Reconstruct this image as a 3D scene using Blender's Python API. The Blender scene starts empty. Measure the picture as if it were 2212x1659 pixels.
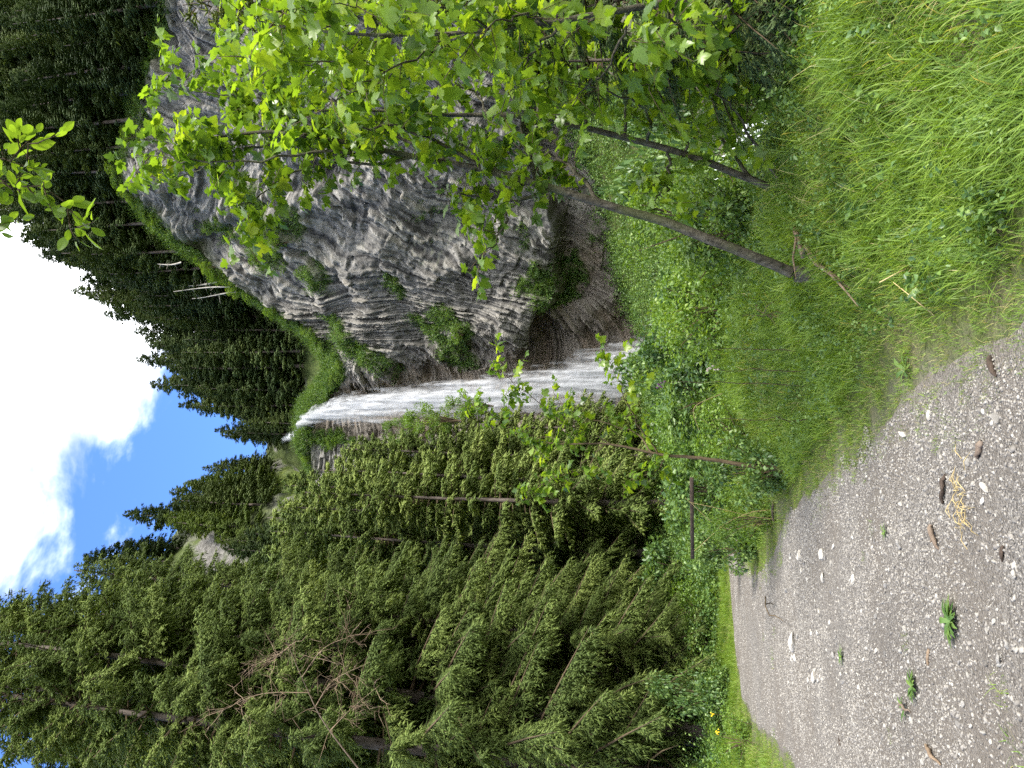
import bpy, math, random
import numpy as np
from mathutils import Vector, Matrix

sc = bpy.context.scene
col = sc.collection
R = math.radians

# ------------------------------------------------------------------ camera, sky, sun, exposure
PITCH = R(13.5)
FOC = 26.0 / 36.0
CAM = np.array([0.0, 0.0, 1.6])
FW = np.array([0.0, math.cos(PITCH), math.sin(PITCH)])
UP = np.array([0.0, -math.sin(PITCH), math.cos(PITCH)])
cam_data = bpy.data.cameras.new('camera')
cam_data.sensor_fit = 'HORIZONTAL'
cam_data.sensor_width = 36.0
cam_data.lens = 26.0
cam_data.clip_start = 0.05
cam_data.clip_end = 3000.0
cam = bpy.data.objects.new('camera', cam_data)
col.objects.link(cam)
# the photograph is stored lying on its side: world up points to the left of the picture
mx = Matrix.Identity(4)
for i in range(3):
    mx[i][0] = -UP[i]
    mx[i][1] = (1.0, 0.0, 0.0)[i]
    mx[i][2] = -FW[i]
    mx[i][3] = CAM[i]
cam.matrix_world = mx
sc.camera = cam

SUN_TO = Vector((0.66, -0.62, 0.98)).normalized()      # towards the sun
sun_el = math.asin(SUN_TO.z)
sun_az = math.atan2(SUN_TO.x, SUN_TO.y)
sd = bpy.data.lights.new('sun', 'SUN')
sd.energy = 2.6
sd.angle = R(12.0)
sd.color = (1.0, 0.95, 0.86)
sun = bpy.data.objects.new('sun', sd)
sun.rotation_euler = (-SUN_TO).to_track_quat('-Z', 'Y').to_euler()
col.objects.link(sun)

world = bpy.data.worlds.new('World')
sc.world = world
world.use_nodes = True
wn, wl = world.node_tree.nodes, world.node_tree.links
wn.clear()
w_out = wn.new('ShaderNodeOutputWorld')
w_bg = wn.new('ShaderNodeBackground')
w_bg.inputs['Strength'].default_value = 0.15
w_sky = wn.new('ShaderNodeTexSky')
w_sky.sky_type = 'NISHITA'
w_sky.sun_disc = False
w_sky.sun_elevation = sun_el
w_sky.sun_rotation = sun_az
w_sky.air_density = 1.0
w_sky.dust_density = 0.3
w_sky.ozone_density = 2.5
w_tc = wn.new('ShaderNodeTexCoord')
w_sep = wn.new('ShaderNodeSeparateXYZ')
wl.new(w_tc.outputs['Generated'], w_sep.inputs[0])
w_zc = wn.new('ShaderNodeMath'); w_zc.operation = 'MAXIMUM'; w_zc.inputs[1].default_value = 0.06
wl.new(w_sep.outputs['Z'], w_zc.inputs[0])
w_dv = wn.new('ShaderNodeVectorMath'); w_dv.operation = 'DIVIDE'
w_cz = wn.new('ShaderNodeCombineXYZ')
for k in ('X', 'Y', 'Z'):
    wl.new(w_zc.outputs[0], w_cz.inputs[k])
wl.new(w_tc.outputs['Generated'], w_dv.inputs[0]); wl.new(w_cz.outputs[0], w_dv.inputs[1])   # point on a flat cloud deck
w_n1 = wn.new('ShaderNodeTexNoise'); w_n1.inputs['Scale'].default_value = 5.5
w_n1.inputs['Detail'].default_value = 6.0; w_n1.inputs['Roughness'].default_value = 0.56
w_n1.inputs['Distortion'].default_value = 0.25
w_of = wn.new('ShaderNodeVectorMath'); w_of.operation = 'ADD'; w_of.inputs[1].default_value = (4.18, 1.35, 0.0)
wl.new(w_dv.outputs[0], w_of.inputs[0]); wl.new(w_of.outputs[0], w_n1.inputs['Vector'])
# the bank of cloud: thick overhead and to the right, breaking up to the left
w_ds = wn.new('ShaderNodeVectorMath'); w_ds.operation = 'DOT_PRODUCT'
w_ds.inputs[1].default_value = (1.0, -0.47, 0.0)
wl.new(w_dv.outputs[0], w_ds.inputs[0])
w_mr = wn.new('ShaderNodeMapRange'); w_mr.inputs['From Min'].default_value = -0.71; w_mr.inputs['From Max'].default_value = -0.46
w_mr.inputs['To Min'].default_value = -0.20; w_mr.inputs['To Max'].default_value = 0.30
wl.new(w_ds.outputs['Value'], w_mr.inputs['Value'])
w_ad = wn.new('ShaderNodeMath'); w_ad.operation = 'ADD'
wl.new(w_n1.outputs['Fac'], w_ad.inputs[0]); wl.new(w_mr.outputs[0], w_ad.inputs[1])
w_cr = wn.new('ShaderNodeMapRange'); w_cr.interpolation_type = 'SMOOTHSTEP'
w_cr.inputs['From Min'].default_value = 0.38; w_cr.inputs['From Max'].default_value = 0.78
wl.new(w_ad.outputs[0], w_cr.inputs['Value'])
w_mx = wn.new('ShaderNodeMix'); w_mx.data_type = 'RGBA'
w_n2 = wn.new('ShaderNodeTexNoise'); w_n2.inputs['Scale'].default_value = 3.1; w_n2.inputs['Detail'].default_value = 5.0
wl.new(w_of.outputs[0], w_n2.inputs['Vector'])
w_cc = wn.new('ShaderNodeValToRGB'); wl.new(w_n2.outputs['Fac'], w_cc.inputs[0])
w_cc.color_ramp.elements[0].position = .36; w_cc.color_ramp.elements[0].color = (2.6, 2.8, 3.05, 1)
w_cc.color_ramp.elements[1].position = .56; w_cc.color_ramp.elements[1].color = (8.2, 8.4, 8.6, 1)
wl.new(w_cc.outputs[0], w_mx.inputs['B'])
w_tint = wn.new('ShaderNodeMix'); w_tint.data_type = 'RGBA'; w_tint.blend_type = 'MULTIPLY'
w_tint.inputs['Factor'].default_value = 1.0
w_tint.inputs['B'].default_value = (0.50, 0.68, 0.98, 1.0)
wl.new(w_sky.outputs[0], w_tint.inputs['A'])
wl.new(w_cr.outputs[0], w_mx.inputs['Factor'])
wl.new(w_tint.outputs['Result'], w_mx.inputs['A'])
wl.new(w_mx.outputs['Result'], w_bg.inputs['Color'])
wl.new(w_bg.outputs[0], w_out.inputs[0])

sc.view_settings.view_transform = 'Standard'
sc.view_settings.look = 'None'
sc.view_settings.gamma = 1.0
sc.view_settings.use_curve_mapping = False
sc.view_settings.exposure = 1.78
cy = sc.cycles
cy.max_bounces = 4; cy.diffuse_bounces = 2; cy.glossy_bounces = 1
cy.transmission_bounces = 2; cy.transparent_max_bounces = 12
cy.use_adaptive_sampling = True; cy.adaptive_threshold = 0.012
cy.use_denoising = False
try:
    cy.denoiser = 'OPENIMAGEDENOISE'
    cy.denoising_input_passes = 'RGB_ALBEDO_NORMAL'
except Exception:
    pass
cy.caustics_reflective = False; cy.caustics_refractive = False

# ------------------------------------------------------------------ helpers: photo coordinates (2212 x 1659 view of the photograph)
def ray(X, Y):
    u = 1.0 - Y / 1659.0; v = X / 2212.0
    return FW + np.array([1.0, 0, 0]) * ((u - .5) * .75 / FOC) + UP * ((.5 - v) / FOC)

def at(X, Y, D):
    d = ray(X, Y)
    return CAM + d * (D / d[1])

def pix(P):
    Q = np.asarray(P, float) - CAM
    f = Q @ FW; f = np.where(np.abs(f) < 1e-6, 1e-6, f)
    u = .5 + Q[..., 0] / f * FOC / .75
    v = .5 - (Q @ UP) / f * FOC
    return v * 2212.0, (1 - u) * 1659.0

def seen(P, m=120):
    X, Y = pix(P)
    Q = np.asarray(P, float) - CAM
    return (Q @ FW > .2) & (X > -m) & (X < 2212 + m) & (Y > -m) & (Y < 1659 + m)

def sstep(a, b, x):
    t = np.clip((np.asarray(x, float) - a) / (b - a), 0, 1)
    return t * t * (3 - 2 * t)

def _h(ix, iy, iz, seed):
    h = (ix * 374761393 + iy * 668265263 + iz * 1103515245 + seed * 144665) & 0xffffffff
    h = ((h ^ (h >> 13)) * 1274126177) & 0xffffffff
    h = h ^ (h >> 16)
    return h / 4294967295.0

def vnoise(x, y, z=0.0, seed=0):
    x, y, z = np.broadcast_arrays(np.asarray(x, float), np.asarray(y, float), np.asarray(z, float))
    ix, iy, iz = np.floor(x).astype(np.int64), np.floor(y).astype(np.int64), np.floor(z).astype(np.int64)
    fx, fy, fz = x - ix, y - iy, z - iz
    fx, fy, fz = [f * f * (3 - 2 * f) for f in (fx, fy, fz)]
    r = 0
    for dx in (0, 1):
        for dy in (0, 1):
            for dz in (0, 1):
                r = r + _h(ix + dx, iy + dy, iz + dz, seed) * (fx if dx else 1 - fx) * (fy if dy else 1 - fy) * (fz if dz else 1 - fz)
    return r

def fbm(x, y, z=0.0, o=4, seed=0):
    r = 0; a = .5; t = 0
    for i in range(o):
        k = 2.03 ** i
        r = r + a * vnoise(np.asarray(x) * k, np.asarray(y) * k, np.asarray(z) * k, seed + i * 17); t += a; a *= .5
    return r / t

def nrm(v):
    return v / np.maximum(np.linalg.norm(v, axis=-1, keepdims=True), 1e-9)

def mesh_np(name, V, F, mat=None, attrs=None, smooth=False):
    """V (n,3); F a list of (m,k) index arrays."""
    me = bpy.data.meshes.new(name)
    V = np.asarray(V, np.float32)
    F = [np.asarray(f, np.int32) for f in (F if isinstance(F, list) else [F]) if len(f)]
    me.vertices.add(len(V)); me.vertices.foreach_set('co', V.ravel())
    idx = np.concatenate([f.ravel() for f in F]); me.loops.add(len(idx)); me.loops.foreach_set('vertex_index', idx)
    tot = np.concatenate([np.full(len(f), f.shape[1], np.int32) for f in F])
    me.polygons.add(len(tot)); me.polygons.foreach_set('loop_start', np.concatenate([[0], np.cumsum(tot)[:-1]]).astype(np.int32))
    me.update(calc_edges=True)
    if smooth:
        me.polygons.foreach_set('use_smooth', np.ones(len(tot), bool))
    for k, a in (attrs or {}).items():
        at_ = me.attributes.new(k, 'FLOAT', 'POINT'); at_.data.foreach_set('value', np.asarray(a, np.float32).ravel())
    if mat: me.materials.append(mat)
    return me

class MB:
    """collects pieces, builds one mesh"""
    def __init__(s): s.V = []; s.F = []; s.T = []; s.n = 0
    def add(s, V, F, tint=None):
        V = np.asarray(V, float).reshape(-1, 3)
        for f in (F if isinstance(F, list) else [F]): s.F.append(np.asarray(f) + s.n)
        s.V.append(V); s.T.append(np.broadcast_to(np.asarray(.5 if tint is None else tint, float), (len(V),))); s.n += len(V)
    def mesh(s, name, mat, smooth=False):
        by = {}
        for f in s.F: by.setdefault(f.shape[1], []).append(f)
        return mesh_np(name, np.concatenate(s.V), [np.concatenate(v) for v in by.values()], mat, {'tint': np.concatenate(s.T)}, smooth)

def tubes(P, rad, sides=5):
    """P (N,k,3) paths, rad (N,k) -> verts, quads (ends closed by the taper)"""
    P = np.asarray(P, float); rad = np.asarray(rad, float)
    if P.ndim == 2: P = P[None]; rad = rad[None]
    N, k, _ = P.shape
    T = nrm(np.gradient(P, axis=1))
    ref = np.where(np.abs(T[..., 2:3]) > .9, np.array([1.0, 0, 0]), np.array([0, 0, 1.0]))
    A = nrm(np.cross(T, ref)); B = np.cross(T, A)
    ang = np.arange(sides) * 2 * math.pi / sides
    V = P[:, :, None] + rad[:, :, None, None] * (A[:, :, None] * np.cos(ang)[None, None, :, None] + B[:, :, None] * np.sin(ang)[None, None, :, None])
    i, j, s = np.meshgrid(np.arange(N), np.arange(k - 1), np.arange(sides), indexing='ij')
    b = i * k * sides + j * sides
    F = np.stack([b + s, b + (s + 1) % sides, b + sides + (s + 1) % sides, b + sides + s], -1).reshape(-1, 4)
    return V.reshape(-1, 3), F

def cr(P, n):
    """smooth curve through points, n samples"""
    P = np.asarray(P, float)
    Q = np.vstack([2 * P[0] - P[1], P, 2 * P[-1] - P[-2]])
    t = np.linspace(0, len(P) - 1 - 1e-6, n); i = t.astype(int); f = (t - i)[:, None]
    a, b, c, d = Q[i], Q[i + 1], Q[i + 2], Q[i + 3]
    return .5 * ((2 * b) + (c - a) * f + (2 * a - 5 * b + 4 * c - d) * f * f + (3 * b - a - 3 * c + d) * f ** 3)

def obj(name, me, parent=None, loc=None):
    o = bpy.data.objects.new(name, me); col.objects.link(o)
    if loc is not None: o.location = loc
    if parent is not None:
        o.parent = parent; o.matrix_parent_inverse = Matrix.Translation(parent.location).inverted() @ Matrix.Identity(4)
    return o

def local(name, me, parent):           # child given in its parent's own space
    o = bpy.data.objects.new(name, me); col.objects.link(o); o.parent = parent
    return o

def tag(o, label=None, cat=None, group=None, kind=None):
    if label: o['label'] = label
    if cat: o['category'] = cat
    if group: o['group'] = group
    if kind: o['kind'] = kind
    return o

def empty(name, loc=(0, 0, 0), rz=0.0):
    o = bpy.data.objects.new(name, None); col.objects.link(o)
    o.location = Vector([float(c) for c in loc]); o.rotation_euler = (0, 0, rz); o.empty_display_size = .1
    return o

# ------------------------------------------------------------------ materials
class NT:
    def __init__(s, name):
        s.m = bpy.data.materials.new(name); s.m.use_nodes = True
        s.n = s.m.node_tree.nodes; s.l = s.m.node_tree.links; s.n.clear()
        s.out = s.n.new('ShaderNodeOutputMaterial')
    def node(s, t, **kw):
        nd = s.n.new('ShaderNode' + t)
        for k, v in kw.items():
            if hasattr(nd, k): setattr(nd, k, v)
        return nd
    def put(s, sock, v):
        if isinstance(v, bpy.types.NodeSocket): s.l.new(v, sock)
        elif isinstance(v, (tuple, list)) and len(v) == 3 and sock.type == 'RGBA': sock.default_value = (*v, 1)
        else: sock.default_value = v
    def attr(s, name): return s.node('Attribute', attribute_name=name).outputs['Fac']
    def rand(s): return s.node('ObjectInfo').outputs['Random']
    def math(s, op, a, b=0.0):
        nd = s.node('Math', operation=op); s.put(nd.inputs[0], a); s.put(nd.inputs[1], b); return nd.outputs[0]
    def noise(s, scale, detail=3, rough=.55, coord='Object', vscale=None, dist=0.0):
        tc = s.node('TexCoord').outputs[coord]
        if vscale:
            mp = s.node('Mapping'); s.l.new(tc, mp.inputs[0]); mp.inputs['Scale'].default_value = vscale; tc = mp.outputs[0]
        nd = s.node('TexNoise'); s.l.new(tc, nd.inputs['Vector'])
        nd.inputs['Scale'].default_value = scale; nd.inputs['Detail'].default_value = detail; nd.inputs['Roughness'].default_value = rough
        nd.inputs['Distortion'].default_value = dist
        return nd.outputs['Fac']
    def ramp(s, fac, stops):
        nd = s.node('ValToRGB'); s.put(nd.inputs[0], fac); e = nd.color_ramp.elements
        while len(e) < len(stops): e.new(.5)
        for el, (p, c) in zip(e, stops): el.position = p; el.color = (*c, 1) if len(c) == 3 else c
        return nd.outputs[0]
    def mix(s, fac, a, b, blend='MIX'):
        nd = s.node('Mix', data_type='RGBA', blend_type=blend)
        s.put(nd.inputs['Factor'], fac); s.put(nd.inputs['A'], a); s.put(nd.inputs['B'], b); return nd.outputs['Result']
    def range(s, v, a, b, c=0.0, d=1.0):
        nd = s.node('MapRange'); s.put(nd.inputs['Value'], v)
        for k, x in zip(('From Min', 'From Max', 'To Min', 'To Max'), (a, b, c, d)): nd.inputs[k].default_value = x
        return nd.outputs[0]
    def bump(s, h, strength=.5, dist=.05):
        nd = s.node('Bump'); s.put(nd.inputs['Height'], h); nd.inputs['Strength'].default_value = strength; nd.inputs['Distance'].default_value = dist
        return nd.outputs[0]
    def pbsdf(s, color, rough=.8, spec=.3, normal=None, **kw):
        b = s.node('BsdfPrincipled'); s.put(b.inputs['Base Color'], color); s.put(b.inputs['Roughness'], rough)
        s.put(b.inputs['Specular IOR Level'], spec)
        if normal is not None: s.put(b.inputs['Normal'], normal)
        return b.outputs[0]
    def done(s, sh): s.l.new(sh, s.out.inputs['Surface']); return s.m

def leafmat(name, stops, trans=.4, tcol=(1.25, 1.2, .55), rough=.45, spec=.35, jitter=.6):
    t = NT(name)
    f = t.math('ADD', t.attr('tint'), t.math('MULTIPLY', t.math('SUBTRACT', t.rand(), .5), jitter))
    c = t.ramp(f, stops)
    p = t.pbsdf(c, rough, spec)
    tr = t.node('BsdfTranslucent'); t.put(tr.inputs[0], t.mix(1.0, c, tcol, 'MULTIPLY'))
    mxs = t.node('MixShader'); mxs.inputs[0].default_value = trans
    t.l.new(p, mxs.inputs[1]); t.l.new(tr.outputs[0], mxs.inputs[2])
    return t.done(mxs.outputs[0])

M = {}
M['maple'] = leafmat('maple_leaf', [(0, (.06, .12, .022)), (.5, (.15, .255, .024)), (1, (.28, .37, .034))], .55, (1.4, 1.3, .5), .35, .5, .8)
M['beech'] = leafmat('beech_leaf', [(0, (.08, .15, .02)), (1, (.17, .27, .035))], .6, (1.5, 1.4, .5), .4, .4)
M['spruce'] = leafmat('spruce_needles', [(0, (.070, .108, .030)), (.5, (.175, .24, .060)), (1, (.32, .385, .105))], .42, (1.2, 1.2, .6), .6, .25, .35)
M['far_spruce'] = leafmat('dark_spruce_needles', [(0, (.038, .064, .027)), (.5, (.082, .122, .043)), (1, (.15, .195, .058))], .2, (1.2, 1.2, .6), .65, .2, .7)
M['larch'] = leafmat('yellow_green_needles', [(0, (.09, .13, .02)), (.5, (.17, .21, .025)), (1, (.28, .31, .04))], .4, (1.3, 1.25, .5), .5, .3, .3)
M['grass'] = leafmat('grass_blades', [(0, (.08, .145, .024)), (.5, (.165, .265, .038)), (.86, (.26, .355, .06)), (1, (.40, .36, .15))], .45, (1.3, 1.25, .5), .45, .3, .5)
M['herb'] = leafmat('herb_leaves', [(0, (.045, .095, .028)), (.5, (.095, .175, .042)), (1, (.18, .27, .06))], .35, (1.3, 1.25, .5), .42, .4, .7)
M['shrub'] = leafmat('shrub_leaves', [(0, (.035, .08, .026)), (.5, (.08, .15, .040)), (1, (.16, .24, .055))], .35, (1.3, 1.25, .5), .42, .4, .5)
M['bright_shrub'] = leafmat('bright_shrub_leaves', [(0, (.07, .14, .02)), (.5, (.12, .21, .028)), (1, (.2, .29, .04))], .4, (1.3, 1.25, .5), .42, .4, .5)

def barkmat(name, a, b, scale=8.0, vs=(1, 1, .25), moss=0.0):
    t = NT(name)
    n = t.noise(scale, 5, .65, vscale=vs); n2 = t.noise(scale * 4, 4, .6, vscale=vs)
    c = t.ramp(n, [(.3, a), (.68, b)])
    if moss: c = t.mix(t.range(t.noise(2.2, 4), .48, .62, 0, moss), c, (.06, .08, .02))
    return t.done(t.pbsdf(c, .9, .15, t.bump(n2, .7, .02)))
M['bark'] = barkmat('spruce_bark', (.045, .035, .030), (.15, .125, .11))
M['pale_bark'] = barkmat('dead_grey_wood', (.22, .20, .18), (.48, .45, .40), 5)
M['maple_bark'] = barkmat('maple_bark', (.02, .017, .012), (.13, .118, .09), 26, (1, 1, .6), .45)
M['twig'] = barkmat('twig_bark', (.05, .036, .022), (.12, .09, .055), 20)
M['dead_twig'] = barkmat('dead_twig', (.11, .075, .048), (.25, .185, .13), 12)
M['wood'] = barkmat('weathered_wood', (.07, .05, .038), (.20, .155, .12), 14, (.2, 1, 1))
M['dark_wood'] = barkmat('wet_dark_wood', (.022, .017, .014), (.085, .062, .048), 14, (.3, 1, 1))
M['straw'] = barkmat('straw', (.26, .19, .08), (.5, .40, .2), 9)

t = NT('rock_stone')
rr = t.rand()
c = t.ramp(t.math('ADD', t.math('MULTIPLY', t.noise(9, 5, .6), .35), t.math('MULTIPLY', rr, .65)), [(.1, (.10, .094, .09)), (.45, (.19, .18, .17)), (.75, (.28, .265, .24)), (.95, (.42, .40, .37))])
M['stone'] = t.done(t.pbsdf(c, .85, .25, t.bump(t.noise(30, 5, .7), .5, .01)))
t = NT('white_stone')
c = t.ramp(t.noise(10, 6, .62), [(.3, (.30, .27, .23)), (.65, (.52, .495, .455))])
M['white_stone'] = t.done(t.pbsdf(c, .85, .25, t.bump(t.noise(24, 6, .7), .6, .015)))
t = NT('gravel_stones')
c = t.ramp(t.rand(), [(0, (.06, .055, .050)), (.25, (.13, .120, .110)), (.6, (.19, .177, .162)), (.92, (.25, .233, .208)), (1, (.37, .35, .315))])
M['gravel'] = t.done(t.pbsdf(t.mix(t.range(t.noise(40, 3), .35, .7, 0, .35), c, (.26, .24, .22)), .85, .25))

t = NT('gravel_road')
big = t.noise(.55, 5, .6, 'Object'); fine = t.noise(85, 4, .7, 'Object')
vor = t.node('TexVoronoi'); t.l.new(t.node('TexCoord').outputs['Object'], vor.inputs['Vector']); vor.inputs['Scale'].default_value = 62
vs_ = t.node('SeparateColor'); t.l.new(vor.outputs['Color'], vs_.inputs[0])
c = t.ramp(vs_.outputs[0], [(0, (.055, .050, .045)), (.4, (.13, .120, .110)), (.8, (.215, .200, .183)), (1, (.33, .31, .28))])
c = t.mix(t.range(fine, .35, .7, 0, .6), c, (.165, .147, .13))
c = t.mix(t.range(big, .40, .60, 0, .75), c, (.14, .12, .10))
M['road'] = t.done(t.pbsdf(c, .95, .15, t.bump(t.math('SUBTRACT', fine, vor.outputs['Distance']), .9, .02)))

t = NT('forest_soil')
c = t.ramp(t.noise(1.3, 6, .65), [(.3, (.035, .045, .016)), (.5, (.06, .075, .022)), (.7, (.10, .085, .05))])
c = t.mix(t.attr('dirt'), c, t.ramp(t.noise(60, 4, .7), [(.3, (.05, .05, .03)), (.7, (.16, .15, .115))]))
M['soil'] = t.done(t.pbsdf(c, 1.0, .1, t.bump(t.noise(14, 5), .8, .08)))

t = NT('cliff_rock')
n1 = t.noise(.45, 7, .62); n2 = t.noise(3.1, 6, .7); n3 = t.noise(16, 4, .7)
c = t.ramp(t.math('ADD', t.math('MULTIPLY', n1, .5), t.math('MULTIPLY', n2, .5)), [(.28, (.085, .082, .078)), (.47, (.185, .178, .169)), (.62, (.28, .27, .255)), (.75, (.37, .357, .334))])
bw = t.math('ADD', t.attr('bed'), t.math('MULTIPLY', n2, .35))
fb = t.node('TexNoise', noise_dimensions='1D'); t.put(fb.inputs['W'], bw); fb.inputs['Scale'].default_value = 2.3; fb.inputs['Detail'].default_value = 3.0; fb.inputs['Roughness'].default_value = .6
fine_bed = fb.outputs['Fac']
c = t.mix(t.range(n1, .3, .7, 1, .55), c, t.mix(1.0, c, t.ramp(fine_bed, [(.38, (.22, .22, .23)), (.455, (.85, .85, .85)), (.60, (1.35, 1.33, 1.27))]), 'MULTIPLY'))
c = t.mix(1.0, c, t.ramp(t.attr('tone'), [(.15, (.42, .42, .43)), (.45, (.95, .95, .95)), (.8, (1.35, 1.32, 1.26))]), 'MULTIPLY')
c = t.mix(t.math('MULTIPLY', t.attr('layer'), .4), c, (.40, .385, .36))
c = t.mix(t.math('MULTIPLY', t.range(n2, .3, .6, .35, 1), t.attr('brown')), c, t.ramp(n3, [(.3, (.16, .12, .088)), (.7, (.36, .285, .21))]))
c = t.mix(t.math('MULTIPLY', t.range(n3, .35, .6), t.attr('moss')), c, t.ramp(n2, [(.3, (.05, .075, .018)), (.7, (.115, .15, .03))]))
M['cliff'] = t.done(t.pbsdf(c, .85, .25, t.bump(t.math('ADD', t.math('MULTIPLY', fine_bed, 2.2), t.math('ADD', n3, t.math('MULTIPLY', n2, 1.2))), .9, .22)))

t = NT('hill_turf')
n1 = t.noise(.10, 6, .62); n2 = t.noise(1.5, 5, .7)
g = t.ramp(n2, [(.30, (.03, .045, .012)), (.5, (.085, .12, .022)), (.72, (.15, .185, .036))])
rk = t.ramp(t.noise(2.3, 6, .7), [(.3, (.07, .066, .062)), (.7, (.26, .25, .235))])
so = t.ramp(n2, [(.3, (.03, .045, .015)), (.7, (.075, .095, .03))])
c = t.mix(t.attr('grass'), so, g)
c = t.mix(t.attr('rock'), c, rk)
M['turf'] = t.done(t.pbsdf(c, .95, .1, t.bump(t.math('ADD', n2, t.noise(7, 4)), .8, .35)))

t = NT('falling_water')
s1 = t.noise(1.0, 5, .6, vscale=(2.6, 2.6, .16), dist=.4); s2 = t.noise(1.0, 4, .6, vscale=(.7, .7, .10), dist=.3)
den = t.math('ADD', t.math('MULTIPLY', s1, .75), t.math('MULTIPLY', s2, .5))
al = t.math('MULTIPLY', t.range(t.math('ADD', den, t.math('MULTIPLY', t.math('SUBTRACT', t.attr('dens'), .5), .80)), .42, .92), .92)
wp = t.pbsdf(t.ramp(s1, [(.3, (.30, .315, .35)), (.62, (.56, .575, .61))]), .55, .3)
wt = t.node('BsdfTranslucent'); wt.inputs[0].default_value = (.45, .47, .51, 1)
wm = t.node('MixShader'); wm.inputs[0].default_value = .35; t.l.new(wp, wm.inputs[1]); t.l.new(wt.outputs[0], wm.inputs[2])
tp = t.node('BsdfTransparent'); fm = t.node('MixShader'); t.l.new(al, fm.inputs[0]); t.l.new(tp.outputs[0], fm.inputs[1]); t.l.new(wm.outputs[0], fm.inputs[2])
M['fall'] = t.done(fm.outputs[0])
t = NT('white_water')
n = t.noise(2.4, 6, .7)
c = t.ramp(n, [(.38, (.10, .13, .13)), (.5, (.55, .6, .62)), (.62, (.9, .92, .94))])
M['stream'] = t.done(t.pbsdf(c, t.range(n, .38, .6, .1, .6), .5, t.bump(t.noise(5, 5), .8, .15)))

# ------------------------------------------------------------------ the lie of the land
EDGE_R = np.array([(.38, -30), (.36, 0), (.3, 3.5), (.08, 4.8), (-.22, 6.26), (-.69, 7.9), (-1.15, 9.4), (-2.2, 12.6), (-3.0, 13.9), (-3.9, 16), (-4.4, 18), (-4.4, 20.5), (-3, 24), (1, 29), (4, 31)])
EDGE_L = np.array([(-9, -30), (-7.5, 0), (-5.7, 5), (-5.25, 9), (-5.6, 11.5), (-6.3, 13.8), (-7.5, 17.2), (-8.15, 20.2), (-7.7, 22.6), (-6.2, 25.6), (-3.5, 29), (1, 33), (4, 35)])
STREAM = np.array([(26, -30, -8.5), (21, 0, -6.5), (16, 12, -4.6), (9.5, 19, -3.4), (6.9, 24.5, -2.1), (8.8, 29, -1.35), (10.4, 35, -.45), (9.5, 46, 1.2), (7.0, 60, 3.2), (3.5, 74, 5.4), (2.6, 84, 6.6), (2.6, 140, 9.0)])

def seg_dist(x, y, P):
    """signed distance to a polyline running forward: positive on its right"""
    x = np.asarray(x, float); y = np.asarray(y, float)
    best = np.full(np.broadcast(x, y).shape, 1e9); sg = np.ones_like(best)
    for (ax, ay), (bx, by) in zip(P[:-1, :2], P[1:, :2]):
        dx, dy = bx - ax, by - ay
        tt = np.clip(((x - ax) * dx + (y - ay) * dy) / (dx * dx + dy * dy), 0, 1)
        d = np.hypot(x - ax - tt * dx, y - ay - tt * dy)
        s = np.where((x - ax) * dy - (y - ay) * dx > 0, 1.0, -1.0)
        m = d < best
        best = np.where(m, d, best); sg = np.where(m, s, sg)
    return best * sg

def ground_z(x, y):
    x = np.asarray(x, float); y = np.asarray(y, float)
    dr = seg_dist(x, y, EDGE_R); dl = -seg_dist(x, y, EDGE_L)
    ds = seg_dist(x, y, STREAM); ads = np.abs(ds)
    zt = .30 * sstep(7, 24, y) + .115 * np.maximum(0, y - 27)
    zt = zt + .10 * np.maximum(0, -x - 7) * sstep(.3, 3, dl) + .012 * np.maximum(0, -x - 14) ** 1.5
    bermh = .54 * sstep(28, 15, y) + .25 * sstep(5, 11, y) * sstep(30, 16, y)
    berm = bermh * sstep(.15, 2.6, dr)
    n = fbm(x * .6, y * .6, 0, 4, 5) - .5
    off = sstep(.1, 1.2, np.maximum(dr, dl))
    zt = zt + berm + n * (.05 + .30 * off) * 1.0
    zt = zt - .42 * np.maximum(0, dr - 3.6) * sstep(60, 25, y)
    zs = np.interp(y, STREAM[:, 1], STREAM[:, 2])
    bank = zs + np.maximum(0, ads - 1.6) * np.where(ds > 0, .36, .28) + .05 * np.maximum(0, ads - 6) + 1.0 * n * sstep(1.0, 4, ads)
    k = sstep(3.6, 8.0, dr)
    z = np.where(dr > 0, np.maximum(zt, zs - .4) * (1 - k) + np.minimum(np.maximum(zt, zs + .0), bank) * k, zt)
    right = np.where(ds > 0, bank, z)
    z = np.where(ds > 0, right, np.where(k > 0, np.maximum(z, zs - .35), z))
    inb = sstep(2.2, .9, ads)
    return z * (1 - inb) + (zs - .35) * inb

def hit(X, Y, extra=0.0):
    """where the ray through a point of the photograph meets the ground"""
    d = ray(X, Y); ts = np.concatenate([np.arange(2, 30, .02), np.arange(30, 120, .2)])
    P = CAM + ts[:, None] * d
    b = P[:, 2] < ground_z(P[:, 0], P[:, 1]) + extra
    i = int(np.argmax(b)) if b.any() else len(ts) - 1
    return P[i]

def gz(x, y): return float(ground_z(np.array([x]), np.array([y]))[0])

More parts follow.
